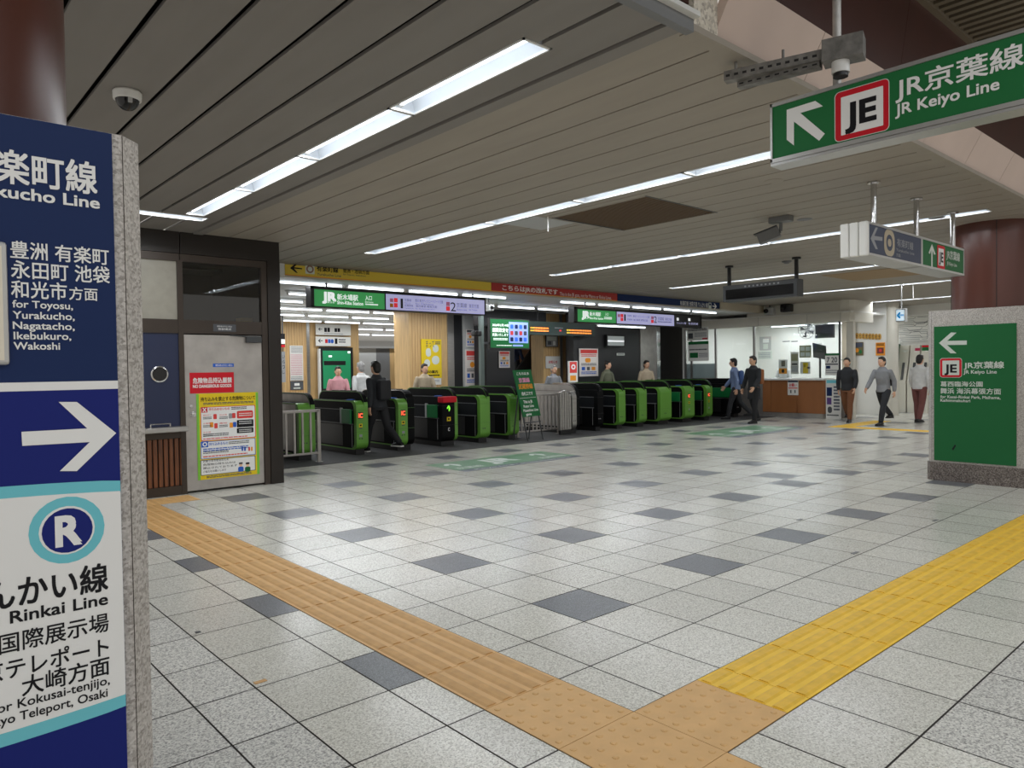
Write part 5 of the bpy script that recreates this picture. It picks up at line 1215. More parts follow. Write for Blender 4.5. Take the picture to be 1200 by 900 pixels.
# office furniture behind
xposter(890, 903.5, 897, 410.5, 394.5, XO + 4.488, LGREY, 'grey notice board with papers on the office back wall', [('b', 894, 901, 898, 401.5, 397, I_WHITE), ('b', 894.4, 900, 898, 409, 403, I_PALE)], 'notice board', 'notice_board')
xposter(887, 905, 897, 421, 411.5, XO + 4.488, I_PALE, 'pale printed sheet low on the office back wall', [('l', 889, 903, 897, 420, 413, I_GREY, 4)], 'sheet', 'printed_sheet')
xposter(916.5, 926, 921, 424, 399.5, XO + 4.488, WALLW, 'white office locker door behind the clerk', [('b', 917, 925.6, 921, 400.6, 399.6, I_DGREY)], 'locker', 'locker')
xposter(927, 935.5, 931, 424, 399.5, XO + 4.488, WALLW, 'second white office locker door right of the clerk', [('b', 927.4, 935, 931, 400.6, 399.6, I_DGREY)], 'locker', 'locker')
xposter(952, 964, 958, 413, 401.5, XO + 4.488, WALLW, 'bright white sheet hanging by the dark desk monitor', [('l', 953, 963, 958, 404, 402.4, I_GREY, 1)], 'sheet', 'printed_sheet')
t = thing('wall_fan', 'round grey wall fan high on the office wall', 'fan', (XO + 3.0, 9.2, 2.3))
p = at(945, 387, 'X', XO + 2.6); mb = MB(); r = 0.27
for k in range(12): a = 2 * math.pi * k / 12; mb.tube([p + Vector((0, 0.04 * math.cos(a), 0.04 * math.sin(a))), p + Vector((0, r * math.cos(a), r * math.sin(a)))], 0.006, MGREY, 5)
for rr in (r, r * 0.65): mb.tube([p + Vector((0, rr * math.cos(2 * math.pi * k / 24), rr * math.sin(2 * math.pi * k / 24))) for k in range(25)], 0.008, MGREY, 5)
mb.build('grille', t); mb = MB(); mb.bbox(p + Vector((0.08, -0.09, -0.09)), p + Vector((0.3, 0.09, 0.09)), LGREY, 0.03); mb.build('motor', t)
mb = MB()
for k in range(4):
    a = 2 * math.pi * k / 4 + 0.4; u = Vector((0, math.cos(a), math.sin(a))); v = Vector((0, -math.sin(a), math.cos(a)))
    mb.prism([p + u * 0.03 + Vector((0.03, 0, 0)), p + u * 0.22 - v * 0.07 + Vector((0.05, 0, 0)), p + u * 0.24 + v * 0.05 + Vector((0.02, 0, 0))], (0.006, 0, 0), DGREY)
mb.build('blade', t); mb = MB(); mb.cyl(p + Vector((0.25, 0, 0)), p + Vector((0.25, 0, 0.62)), 0.03, LGREY, 10); mb.build('mount', t)
t = thing('monitor', 'office monitor hanging above the counter staff', 'screen', (XO + 1.2, 7.9, 2.2))
p = at(966, 388, 'X', XO + 1.0); mb = MB(); mb.bbox((XO + 1.0, p.y - 0.28, p.z - 0.2), (XO + 1.08, p.y + 0.28, p.z + 0.2), MGREY, 0.015); mb.build('housing', t); mb = MB(); mb.box((XO + 0.995, p.y - 0.25, p.z - 0.17), (XO + 1.0, p.y + 0.25, p.z + 0.17), DGREY); mb.build('screen', t); mb = MB(); mb.cyl((XO + 1.06, p.y, p.z + 0.2), (XO + 1.06, p.y, 2.9), 0.025, LGREY, 10); mb.build('mount', t)
t = thing('monitor', 'dark desk monitor on the right behind the office counter', 'screen', (XO + 0.8, 7.2, 1.1))
p = at(960, 412, 'X', XO + 0.7); mb = MB(); mb.prism([(XO + 0.7, p.y - 0.2, p.z - 0.24), (XO + 0.75, p.y + 0.2, p.z - 0.16), (XO + 0.7, p.y + 0.2, p.z + 0.26), (XO + 0.65, p.y - 0.2, p.z + 0.16)], (0.05, 0, 0), DGREY); mb.build('screen', t); mb = MB(); mb.cyl((XO + 0.75, p.y, 1.1), (XO + 0.75, p.y, p.z), 0.03, DGREY, 10); mb.box((XO + 0.6, p.y - 0.12, 1.0), (XO + 0.9, p.y + 0.12, 1.02), DGREY); mb.build('stand', t)
mb = MB(); mb.bbox((XO + 0.55, 6.5, 0.0), (XO + 1.1, 9.0, 1.0), LGREY, 0.01); tag(mb.build('desk', origin=(XO + 0.8, 7.6, 0)), 'pale desk running behind the office counter', 'desk')
p = at(872, 392, 'X', XO + 1.5); mb = MB(); mb.bbox((XO + 4.42, 12.0, 2.2), (XO + 4.5, 12.5, 2.6), IVORY, 0.02); mb.box((XO + 4.41, 12.15, 2.35), (XO + 4.42, 12.35, 2.5), LGREY); tag(mb.build('control_box', origin=(XO + 4.46, 12.2, 2.4)), 'ivory control box on the office back wall', 'control box')
for k in range(3):
    lamp('Y', XO + 1.2 + 1.3 * k, 7.2, 8.6, 2.9, '%s batten light on the office ceiling counted from the glass' % ORD[k], 'office batten lights', False, 1.6)
    lamp('Y', XO + 1.2 + 1.3 * k, 9.2, 10.6, 2.9, '%s rear batten light on the office ceiling counted from the glass' % ORD[k], 'office batten lights', False, 1.6)
# speakers on the fascia
for px, py, s_, lb, m_ in ((901, 364.5, 0.14, 'pale box camera standing on the office fascia', LGREY), (921, 361, 0.16, 'black round speaker on the office fascia', BLACK)):
    p = at(px, py, 'X', XO - 0.1); t = thing('ceiling_camera' if m_ is LGREY else 'speaker', lb, 'camera' if m_ is LGREY else 'speaker', p)
    mb = MB(); mb.bbox(p + Vector((-0.05, -s_, -0.11)), p + Vector((0.15, s_, 0.11)), m_, 0.03); mb.build('body', t); mb = MB(); mb.lathe([(0.06, 0), (0.07, 0.05), (0.05, 0.055)], p + Vector((-0.05, s_ * 0.3, 0)), BLACKG, 16, Vector((-1, 0, 0))); mb.build('lens', t, smooth=True)
    mb = MB(); mb.cyl(p + Vector((0.05, 0, 0.1)), (p.x + 0.05, p.y, ZC), 0.02, DGREY, 8); mb.build('mount', t)

# ------------------------------------------------------------------ far right: white wall, column, route map, machines
XW = 18.95
ya = at(1003, 430, 'X', XW).y; yb2 = at(1040, 430, 'X', XW).y
mb = MB(); mb.box((XW, yb2, 0), (XW + 0.2, ya, ZC), WALLW); mb.box((XW - 0.1, ya, 0), (XW + 0.2, yr - 0.3 + 1.2, ZC), TANW); mb.box((XW - 0.104, ya, 1.62), (XW - 0.1, ya + 0.9, 1.64), MGREY)
struct(mb.build('wall_right'))
t = MB(); pc = at(1046, 440, 'X', XW + 0.1); t.cyl((pc.x, pc.y, 0), (pc.x, pc.y, ZC), 0.16, IVORY, 28); t.cyl((pc.x, pc.y, ZC - 0.1), (pc.x, pc.y, ZC - 0.02), 0.175, IVORY, 28); struct(t.build('column', smooth=True), 'round ivory column beside the route map')
XM = 21.0
mb = MB(); mb.box((XM, -4, 0), (XM + 0.2, yb2 + 1.5, ZC), WALLW); struct(mb.build('wall_far'))
GOLD = mat('disc_gold', (196, 150, 64), 0.45); PBR = mat('disc_brown', (84, 54, 24), 0.5)
for k in range(8):
    px = 1004.6 + k * 3.75
    p = at(px, 393.6 + k * 0.15, 'X', XW - 0.001); mb = MB(); mb.prism([p + Vector((0, 0.047 * math.cos(a), 0.088 * math.sin(a))) for a in [2 * math.pi * i / 18 for i in range(18)]], (-0.024, 0, 0), GOLD); o = mb.build('wall_letter_disc', origin=p)
    tag(o, '%s golden lettered disc from the left on the white wall' % ORD[k], 'wall letter', 'golden wall discs')
    q = Print('X', XW - 0.0255); u, v = (p - q.o).dot(q.r), (p - q.o).dot(q.u); q.boxuv(u - 0.008, u + 0.006, v - 0.055, v + 0.05, PBR, 0); q.boxuv(u - 0.022, u + 0.02, v + 0.004 * (k % 3), v + 0.02 + 0.004 * (k % 3), PBR, 1); q.boxuv(u - 0.02 + 0.01 * (k % 2), u + 0.014, v - 0.045, v - 0.03, PBR, 1); q.build('lettering', o)
xposter(999.5, 1011.5, 1005, 416.6, 401, XW - 0.02, mat('print_olive_dark', (106, 92, 58), 0.5), 'dark picture poster at the left of the white wall', [('b', 1000.4, 1010.8, 1005, 406.8, 402, I_SLATE), ('d', 1002, 1006.4, 1004, 413, 408, I_ORG), ('d', 1006.6, 1010, 1008, 414.6, 410, I_GREENB)])
xposter(1026.4, 1037, 1031, 416.6, 401.4, XW - 0.02, I_ORG, 'orange framed poster at the right of the white wall', [('b', 1027.6, 1035.6, 1031, 414.4, 407.4, mat('print_maroon', (110, 48, 40), 0.5)), ('l', 1027, 1036, 1031, 405.6, 402.4, I_BLACK, 2), ('d', 1030, 1033.4, 1031.6, 412.6, 409, I_REDS)])
# route map
o, pr, e = board('route_map', 'large white railway route map high on the far wall', 'map', 'X', XM - 0.034, 1050, 1088.5, 1068, 401.5, 371, WALLW, 0.03)
rg = random.Random(5)
INK = I_DGREY
def seg(u0, v0, u1, v1, m=INK, w_=0.011):
    dx, dy = u1 - u0, v1 - v0; L = math.hypot(dx, dy) or 1; nx, ny = -dy / L * w_ / 2, dx / L * w_ / 2
    pr.polyuv([(u0 - nx, v0 - ny), (u1 - nx, v1 - ny), (u1 + nx, v1 + ny), (u0 + nx, v0 + ny)], m, 1)
for k in range(13):
    v = e[2] + (e[3] - e[2]) * (k + 0.7) / 14; u = e[0] + rg.uniform(0, 0.3)
    while u < e[1] - 0.2:
        l = rg.uniform(0.15, 0.5); u2 = min(u + l, e[1] - 0.05); seg(u, v, u2, v); dv = rg.choice([-1, 1, 0]) * 0.07; u3 = min(u2 + 0.07, e[1] - 0.03)
        nv = min(max(v + dv, e[2] + 0.03), e[3] - 0.03); seg(u2, v, u3, nv); v = nv; u = u3 + (0.05 if rg.random() < 0.2 else 0)
pr.build('lines', o)
lamp('Y', XM - 0.25, e and (XM - XM + at(1088, 368, 'X', XM - 0.25).y), at(1052, 365, 'X', XM - 0.25).y, at(1068, 367, 'X', XM - 0.25).z + 0.08, 'batten light over the route map', 'batten lights behind the gates', False)
mb = MB(); mb.box((XM - 0.5, -2, 2.95), (XM, e and at(1049, 365, 'X', XM).y, ZC), WALLW); struct(mb.build('wall_map_soffit'))
# ticket machines under the map
for k, (p0, p1) in enumerate(((1051, 1062), (1063.5, 1075), (1076.5, 1088))):
    a = at(p1, 440, 'X', XM - 0.5).y; b = at(p0, 440, 'X', XM - 0.5).y
    t = thing('ticket_machine', '%s ticket vending machine from the left under the route map' % ORD[k], 'ticket machine', (XM - 0.3, (a + b) / 2, 0), 'ticket machines')
    mb = MB(); mb.prism([(XM - 0.5, a + 0.02, 0), (XM - 0.5, a + 0.02, 0.95), (XM - 0.3, a + 0.02, 1.55), (XM - 0.2, a + 0.02, 2.05), (XM - 0.002, a + 0.002, 2.05), (XM - 0.002, a + 0.002, 0)], (0, b - a - 0.004, 0), IVORY); mb.build('cabinet', t)
    mb = MB(); mb.prism([(XM - 0.492, a + 0.1, 1.0), (XM - 0.318, a + 0.1, 1.52), (XM - 0.328, a + 0.1, 1.525), (XM - 0.502, a + 0.1, 1.005)], (0, b - a - 0.2, 0), DGREY); mb.build('screen', t)
    mb = MB(); mb.box((XM - 0.235, a + (0.05, 0.02, 0.0)[k], 1.76), (XM - 0.2, b - (0.05, 0.12, 0.0)[k], (1.9, 1.96, 2.04)[k]), (I_PALE, mat('print_crimson', (176, 40, 76), 0.4), I_GREENB)[k]); mb.box((XM - 0.24, a + 0.1, 1.85), (XM - 0.235, b - 0.1, 1.87), I_WHITE); mb.box((XM - 0.238, a + 0.0, 1.98), (XM - 0.234, b - 0.0, 2.04), I_RED) if k == 2 else None; mb.build('header', t)
mb = MB(); p = at(1049.5, 420, 'X', XM - 0.6); mb.box((XM - 0.6, p.y + 0.06, 0), (XM - 0.05, p.y + 0.1, 2.1), I_GREENB); tag(mb.build('partition_panel', origin=(XM - 0.3, p.y, 0)), 'narrow green side panel left of the ticket machines', 'panel')
# ------------------------------------------------------------------ ceiling fittings
mb = MB(); x0, x1, y0, y1 = VENT
for k in range(34): mb.box((x0, y0 + (y1 - y0) * (k + 0.15) / 34, ZC + 0.0), (x1, y0 + (y1 - y0) * (k + 0.55) / 34, ZC + 0.012), mat('vent_brown', (104, 84, 62), 0.6))
for k in range(34): mb.box((x0 + (x1 - x0) * (k + 0.15) / 34, y0, ZC + 0.012), (x0 + (x1 - x0) * (k + 0.5) / 34, y1, ZC + 0.022), MATS['vent_brown'])
t = thing('ceiling_vent', 'large brown mesh vent set in the ceiling beside the second light row', 'vent', ((x0 + x1) / 2, (y0 + y1) / 2, ZC))
mb.build('grille', t)
mb = MB(); mb.box((x0 - 0.02, y0 - 0.02, ZC - 0.004), (x1 + 0.02, y0, ZC + 0.03), DGREY); mb.box((x0 - 0.02, y1, ZC - 0.004), (x1 + 0.02, y1 + 0.02, ZC + 0.03), DGREY); mb.box((x0 - 0.02, y0, ZC - 0.004), (x0, y1, ZC + 0.03), CEIL); mb.box((x1, y0, ZC - 0.004), (x1 + 0.02, y1, ZC + 0.03), CEIL); mb.build('frame', t)
mb = MB(); mb.box((2.62, 3.6, ZC - 0.004), (3.25, 4.15, ZC), LGREY); tag(mb.build('access_panel', origin=(2.9, 3.9, ZC)), 'pale square ceiling panel beside the brown vent', 'ceiling panel')
mb = MB(); mb.box((10.9, 2.6, ZC - 0.006), (12.4, 4.2, ZC - 0.0005), mat('patch_tan', (150, 122, 82), 0.6)); tag(mb.build('access_panel', origin=(11.6, 3.4, ZC)), 'tan ceiling panel seen below the slate hanging sign', 'ceiling panel')
c = at(149, 107, 'Z', ZC)
t = thing('dome_camera', 'white dome security camera on the grey ceiling over the blue sign', 'camera', (c.x, c.y, ZC))
mb = MB(); mb.lathe([(0.078, -0.055), (0.08, -0.05), (0.082, -0.01), (0.074, 0.0)], (c.x, c.y, ZC), WHITE, 28); mb.build('housing', t, smooth=True)
mb = MB(); mb.lathe([(0.004, -0.118), (0.03, -0.112), (0.052, -0.094), (0.064, -0.07), (0.068, -0.055)], (c.x, c.y, ZC), BLACKG, 24); mb.build('dome', t, smooth=True)
mb = MB(); mb.bbox((c.x - 0.012, c.y - 0.072, ZC - 0.085), (c.x + 0.012, c.y - 0.055, ZC - 0.05), LGREY, 0.004); mb.build('lens_mount', t)
c = at(915, 254, 'Z', ZC)
t = thing('security_camera', 'grey box security camera hanging from the ceiling near the third light row', 'camera', (c.x, c.y, ZC))
mb = MB(); mb.bbox((c.x - 0.06, c.y - 0.13, ZC - 0.07), (c.x + 0.06, c.y + 0.13, ZC), MGREY, 0.01); mb.build('base', t)
mb = MB(); mb.tube([(c.x, c.y, ZC - 0.07), (c.x, c.y, ZC - 0.17), (c.x - 0.02, c.y + 0.06, ZC - 0.2)], 0.02, MGREY); mb.build('arm', t, smooth=True)
mb = MB(); a = Vector((c.x - 0.0, c.y + 0.02, ZC - 0.17)); d = Vector((-0.08, 0.22, -0.075)); s = d.cross(Vector((0, 0, 1))).normalized() * 0.05; u = s.cross(d).normalized() * 0.06
mb.prism([a - s - u, a + s - u, a + s + u, a - s + u], d, MGREY); mb.build('body', t)
mb = MB(); mb.prism([a - s * 1.2 + u * 1.05, a + s * 1.2 + u * 1.05, a + s * 1.2 + u * 1.25, a - s * 1.2 + u * 1.25], d * 1.12, DGREY); mb.build('hood', t)
for px, py, lb in ((907, 212, 'flat round ceiling disc near the green hanging sign'), (943, 257, 'flat round ceiling disc by the box security camera'), (1098, 255, 'flat round ceiling disc before the right brown column')):
    c = at(px, py, 'Z', ZC); mb = MB(); mb.lathe([(0.07, -0.006), (0.085, -0.004), (0.09, 0.0)], (c.x, c.y, ZC), CEIL if px < 920 else MGREY, 24); tag(mb.build('ceiling_disc', origin=(c.x, c.y, ZC)), lb, 'ceiling fitting')
c = at(922, 306, 'Z', ZC); mb = MB(); mb.lathe([(0.035, -0.045), (0.05, -0.03), (0.075, -0.02), (0.08, 0)], (c.x, c.y, ZC), MGREY, 20); tag(mb.build('smoke_detector', origin=(c.x, c.y, ZC), smooth=True), 'small smoke detector left of the black display post', 'smoke detector')
c = at(1022, 324, 'Z', ZC)
for px, py, l, lb in ((642, 253, 0.17, 'short white pull cord by the brown vent'), (1070, 333, 0.3, 'short white pull cord by the right column')):
    c = at(px, py, 'Z', ZC + 0.01); mb = MB(); mb.tube([(c.x, c.y, ZC + 0.02), (c.x + 0.006, c.y, ZC - l * 0.6), (c.x, c.y - 0.004, ZC - l)], 0.007, WHITE, 8); tag(mb.build('pull_cord', origin=(c.x, c.y, ZC)), lb, 'pull cord')
for (px, py, a_, b_, lb) in ((1096, 610, 0.1, 0.03, 'small metal floor plate farthest along the yellow strip'), (1002, 648, 0.1, 0.03, 'small metal floor plate near the yellow strip'), (937, 609, 0.08, 0.03, 'small metal floor plate right of the middle of the hall'), (232, 741, 0.03, 0.03, 'dark round floor stud near the blue sign pillar'), (305, 799, 0.06, 0.03, 'small tan repair patch at a tile corner near the blue sign pillar')):
    c = at(px, py, 'Z', 0); mb = MB(); mb.bbox((c.x - a_ / 2, c.y - b_ / 2, 0.0003), (c.x + a_ / 2, c.y + b_ / 2, 0.003), TAN_R if 'tan' in lb else (DGREY if 'stud' in lb else MGREY), 0.012)
    tag(mb.build('floor_plate', origin=(c.x, c.y, 0)), lb, 'floor plate')
# black display on two posts
XD = 8.08
a = at(934, 340, 'X', XD); b = at(847, 345, 'X', XD)
t = thing('led_display', 'switched-off black display hanging from two posts in the middle of the hall', 'display', (XD, (a.y + b.y) / 2, 2.6))
mb = MB(); mb.bbox((XD, a.y, 2.615), (XD + 0.22, b.y, 2.895), DGREY, 0.01); mb.build('housing', t)
mb = MB(); mb.box((XD - 0.004, a.y + 0.06, 2.65), (XD, b.y - 0.06, 2.82), BLACKG); mb.build('screen', t)
pr = Print('X', XD - 0.001)
for k in range(9): pr.boxuv(-(b.y - 0.42 - k * 0.075), -(b.y - 0.42 - k * 0.075) + 0.034, 2.838, 2.866, I_GREY, 0, 0.3)
pr.build('lettering', t)
for px, py in ((850, 311), (930.5, 301)):
    p = at(px, py, 'Z', ZC); mb = MB(); mb.cyl((XD + 0.11, p.y, 2.89), (XD + 0.11, p.y, ZC), 0.032, BLACK, 14); mb.cyl((XD + 0.11, p.y, ZC - 0.03), (XD + 0.11, p.y, ZC), 0.07, BLACK, 16); mb.build('post', t, smooth=True)
# exit sign
XE = 13.95
mb0 = at(1051, 362, 'X', XE); mb1 = at(1059, 377, 'X', XE)
t = thing('exit_sign', 'small lit white sign with blue arrow hanging from a rod before the route map', 'sign', (XE, (mb0.y + mb1.y) / 2, mb1.z))
mb = MB(); mb.bbox((XE, mb1.y - 0.03, mb1.z), (XE + 0.14, mb0.y + 0.03, mb0.z), LGREY, 0.012); mb.build('housing', t)
pr = Print('X', XE - 0.001); E_SG = mat('exit_face', (214, 236, 250), 0.4, emit=0.7); E_SB = mat('exit_blue', (20, 130, 190), 0.4, emit=0.5)
pr.boxuv(-(mb0.y + 0.01), -(mb1.y - 0.01), mb1.z + 0.03, mb0.z - 0.03, E_SG, 0)
pr.textuv('←', -(mb0.y - 0.005), -(mb1.y + 0.005), mb1.z + 0.08, mb0.z - 0.08, E_SB, 0.05, 1); pr.build('face', t)
mb = MB(); mb.cyl((XE + 0.07, (mb0.y + mb1.y) / 2, mb0.z), (XE + 0.07, (mb0.y + mb1.y) / 2, ZC), 0.012, LGREY, 8); mb.cyl((XE + 0.07, (mb0.y + mb1.y) / 2, ZC - 0.02), (XE + 0.07, (mb0.y + mb1.y) / 2, ZC), 0.05, LGREY, 12); mb.build('rod', t)

# ------------------------------------------------------------------ people
SKIN = mat('skin', (214, 168, 138), 0.5)
HAIRB = mat('hair_black', (26, 22, 20), 0.5, noise=0.2, nscale=40, stretch=(1, 1, 0.2)); HAIRG = mat('hair_grey', (150, 148, 146), 0.5, noise=0.2, nscale=40)
EYE_W = mat('eye_white', (235, 232, 228), 0.3); LIP = mat('lips', (176, 104, 94), 0.5)
SHOE = mat('shoe_black', (24, 24, 26), 0.4); SHOEW = mat('shoe_white_sole', (216, 214, 208), 0.5)

def loft(mb, pts, m, n=12):
    """limb: list of (centre, rx, ry) joined by smooth elliptical rings, closed at both ends"""
    P = [Vector(p[0]) for p in pts]
    vs = []; fs = []
    up0 = None
    for i, p in enumerate(P):
        d = (P[min(i + 1, len(P) - 1)] - P[max(i - 1, 0)]).normalized()
        u = Vector((1, 0, 0)) - d * d.x
        if u.length < 0.3: u = Vector((0, 1, 0)) - d * d.y
        u.normalize(); v = d.cross(u)
        for k in range(n):
            t = 2 * math.pi * k / n; vs.append(p + u * math.cos(t) * pts[i][1] + v * math.sin(t) * pts[i][2])
    for i in range(len(P) - 1):
        for k in range(n):
            j = (k + 1) % n; fs.append((i * n + k, i * n + j, (i + 1) * n + j, (i + 1) * n + k))
    fs.append(tuple(range(n - 1, -1, -1))); fs.append(tuple(range((len(P) - 1) * n, len(P) * n)))
    mb.add(vs, fs, m)
def limb(mb, a, b, r0, r1, m, seg=5, flat=1.0):
    a = Vector(a); b = Vector(b); d = b - a
    pts = [(a - d.normalized() * r0 * 0.5, r0 * 0.6, r0 * 0.6 * flat)]
    for k in range(seg + 1):
        f = k / seg; r = r0 + (r1 - r0) * f + 0.006 * math.sin(math.pi * f); pts.append((a + d * f, r, r * flat))
    pts.append((b + d.normalized() * r1 * 0.5, r1 * 0.6, r1 * 0.6 * flat))
    loft(mb, pts, m)
def merged(mb, name, parent, voxel, m):
    """one continuous skin over all the pieces of a body or garment"""
    tmp = mb.build(name + '_pieces')
    md = tmp.modifiers.new('skin', 'REMESH'); md.mode = 'VOXEL'; md.voxel_size = voxel; md.use_smooth_shade = True
    sm = tmp.modifiers.new('smooth', 'SMOOTH'); sm.iterations = 4; sm.factor = 0.5
    bpy.context.view_layer.update()
    me = bpy.data.meshes.new_from_object(tmp.evaluated_get(bpy.context.evaluated_depsgraph_get()))
    me.materials.clear(); me.materials.append(m)
    me.polygons.foreach_set('material_index', [0] * len(me.polygons)); me.polygons.foreach_set('use_smooth', [True] * len(me.polygons))
    old = tmp.data; bpy.data.objects.remove(tmp); bpy.data.meshes.remove(old)
    me.name = name
    o = bpy.data.objects.new(name, me); COL.objects.link(o); o.parent = parent
    return o
def hand(mb, wr, dr, side, m, curl=0.5):
    """palm, four jointed fingers of different lengths and a thumb from the side of the palm"""
    wr = Vector(wr); d = Vector(dr).normalized(); inw = Vector((-side, 0, 0)); inw = (inw - d * inw.dot(d)).normalized(); fwd = d.cross(inw) * (1 if True else 1); fwd.normalize()
    if fwd.y < 0: fwd = -fwd
    loft(mb, [(wr, 0.022, 0.026), (wr + d * 0.03, 0.017, 0.034), (wr + d * 0.075, 0.015, 0.041), (wr + d * 0.095, 0.012, 0.038)], m, 12)
    for k, (o, l) in enumerate(((0.03, 0.07), (0.01, 0.08), (-0.01, 0.074), (-0.029, 0.058))):
        p = wr + d * 0.088 + fwd * o
        q1 = p + (d * math.cos(curl * 0.5) + inw * math.sin(curl * 0.5)) * l * 0.45
        q2 = q1 + (d * math.cos(curl * 1.3) + inw * math.sin(curl * 1.3)) * l * 0.33
        q3 = q2 + (d * math.cos(curl * 1.9) + inw * math.sin(curl * 1.9)) * l * 0.25
        for a, b, r in ((p, q1, 0.0095), (q1, q2, 0.0088), (q2, q3, 0.008)): limb(mb, a, b, r, r * 0.95, m, 2)
    p = wr + d * 0.03 + fwd * 0.028; q1 = p + (d * 0.6 + fwd * 0.7 + inw * 0.2).normalized() * 0.04; q2 = q1 + (d * 0.9 + fwd * 0.25 + inw * 0.25).normalized() * 0.032
    limb(mb, p, q1, 0.012, 0.0105, m, 2); limb(mb, q1, q2, 0.0105, 0.009, m, 2)

def person(label, loc, head_deg, height=1.68, stride=0.0, top=None, legs=None, hair=HAIRB, arm=(0.1, -0.1), bent=(0.25, 0.25), bag=None, sole=SHOE, coat=False, group=None, turn=0.0, cap=None):
    """standing or walking figure facing +Y, then turned by head_deg"""
    t = thing('person', label, 'person', (0, 0, 0), group)
    K = height / 1.70
    hz = 0.90 - 0.05 * abs(stride)
    hips = [Vector((s * 0.095, 0, hz)) for s in (-1, 1)]
    def leg(h, ang, kb):
        k = h + Vector((0, math.sin(ang), -math.cos(ang))) * 0.42
        f = k + Vector((0, math.sin(ang - kb), -math.cos(ang - kb))) * 0.41
        return k, f
    A_ = [stride * 0.45, -stride * 0.38]; KB = [0.06 + 0.1 * abs(stride), 0.08 + 0.55 * abs(stride)]
    LG = [leg(hips[i], A_[i], KB[i]) for i in (0, 1)]
    low = min(f.z for _, f in LG); dz = 0.075 - low
    hips = [h + Vector((0, 0, dz)) for h in hips]; LG = [(k + Vector((0, 0, dz)), f + Vector((0, 0, dz))) for k, f in LG]; hz += dz
    lean = 0.04 * abs(stride)
    ch = Vector((0, lean * 1.0, hz + 0.36)); nk = Vector((0, lean * 1.3, hz + 0.53)); hd = Vector((0, lean * 1.5 + 0.015, hz + 0.675))
    SH = [Vector((s * 0.185, lean * 1.2, hz + 0.475)) for s in (-1, 1)]
    AR = []
    for i, s in ((0, -1), (1, 1)):
        a = arm[i]; e = SH[i] + Vector((s * 0.055, math.sin(a) * 0.29, -math.cos(a) * 0.28))
        a2 = a + bent[i]; w_ = e + Vector((s * -0.005, math.sin(a2) * 0.25, -math.cos(a2) * 0.25)); AR.append((e, w_, (w_ - e).normalized()))
    top = top or mat('cloth_dark', (36, 38, 44), 0.8); legs = legs or mat('cloth_black', (28, 28, 31), 0.8)
    # body: head, neck, torso, arms, hands, legs as one skin
    mb = MB()
    mb.ball(hd, (0.076, 0.094, 0.112), SKIN, 20, 14); mb.ball(hd + Vector((0, 0.03, -0.055)), (0.058, 0.062, 0.06), SKIN, 16, 10)
    mb.ball(hd + Vector((0, 0.1, -0.02)), (0.012, 0.016, 0.024), SKIN, 10, 8); mb.ball(hd + Vector((0, 0.078, 0.018)), (0.055, 0.02, 0.012), SKIN, 12, 8)
    for s in (-1, 1): mb.ball(hd + Vector((s * 0.078, -0.005, -0.01)), (0.011, 0.02, 0.032), SKIN, 10, 8)
    loft(mb, [(nk + Vector((0, 0, -0.06)), 0.07, 0.06), (nk, 0.054, 0.056), (hd + Vector((0, -0.01, -0.06)), 0.052, 0.056)], SKIN)
    loft(mb, [((0, 0, hz - 0.02), 0.15, 0.1), ((0, 0, hz + 0.1), 0.14, 0.095), (ch + Vector((0, 0, -0.1)), 0.15, 0.1), (ch + Vector((0, 0, 0.08)), 0.165, 0.1), (nk + Vector((0, 0, -0.05)), 0.1, 0.07)], SKIN)
    for i, s in ((0, -1), (1, 1)):
        e, w_, d = AR[i]; limb(mb, SH[i] + Vector((0, 0, -0.045)), e, 0.034, 0.036, SKIN); limb(mb, e, w_, 0.038, 0.026, SKIN); hand(mb, w_, d, s, SKIN)
        k, f = LG[i]; limb(mb, hips[i], k, 0.078, 0.052, SKIN); limb(mb, k, f, 0.052, 0.036, SKIN)
    parts = [merged(mb, 'body', t, 0.0065, SKIN)]
    # clothes
    mb = MB(); hem = hz - (0.30 if coat else 0.06)
    loft(mb, [((0, 0, hem), 0.185 if coat else 0.17, 0.135), ((0, 0, hz + 0.12), 0.158, 0.118), (ch + Vector((0, 0, -0.08)), 0.168, 0.122), (ch + Vector((0, 0, 0.09)), 0.185, 0.12), (nk + Vector((0, -0.005, -0.03)), 0.11, 0.085), (nk + Vector((0, -0.01, 0.02)), 0.072, 0.072)], top, 20)
    for i in (0, 1):
        e, w_, d = AR[i]; limb(mb, SH[i] + Vector((0, 0, -0.02)), e, 0.056, 0.052, top); limb(mb, e, w_ - d * 0.01, 0.055, 0.042, top)
    parts.append(merged(mb, 'coat' if coat else 'jacket', t, 0.012, top))
    mb = MB(); loft(mb, [((0, 0, hz - 0.1), 0.16, 0.118), ((0, 0, hz + 0.04), 0.152, 0.11), ((0, 0, hz + 0.1), 0.145, 0.105)], legs, 16)
    for i in (0, 1):
        k, f = LG[i]; limb(mb, hips[i] + Vector((0, 0, -0.02)), k, 0.094, 0.07, legs); limb(mb, k, f + Vector((0, 0, 0.01)), 0.068, 0.055, legs)
    parts.append(merged(mb, 'trousers', t, 0.012, legs))
    for i in (0, 1):
        k, f = LG[i]; g0 = Vector((f.x, f.y, f.z))
        mb = MB(); z = f.z - 0.075
        mb.bbox((f.x - 0.045, f.y - 0.075, z), (f.x + 0.045, f.y + 0.19, z + 0.026), sole, 0.012)
        loft(mb, [((f.x, f.y - 0.07, z + 0.05), 0.036, 0.034), ((f.x, f.y - 0.02, z + 0.065), 0.042, 0.048), ((f.x, f.y + 0.06, z + 0.05), 0.044, 0.036), ((f.x, f.y + 0.15, z + 0.036), 0.042, 0.022), ((f.x, f.y + 0.185, z + 0.03), 0.028, 0.014)], SHOE, 14)
        parts.append(mb.build('shoe', t, smooth=True))
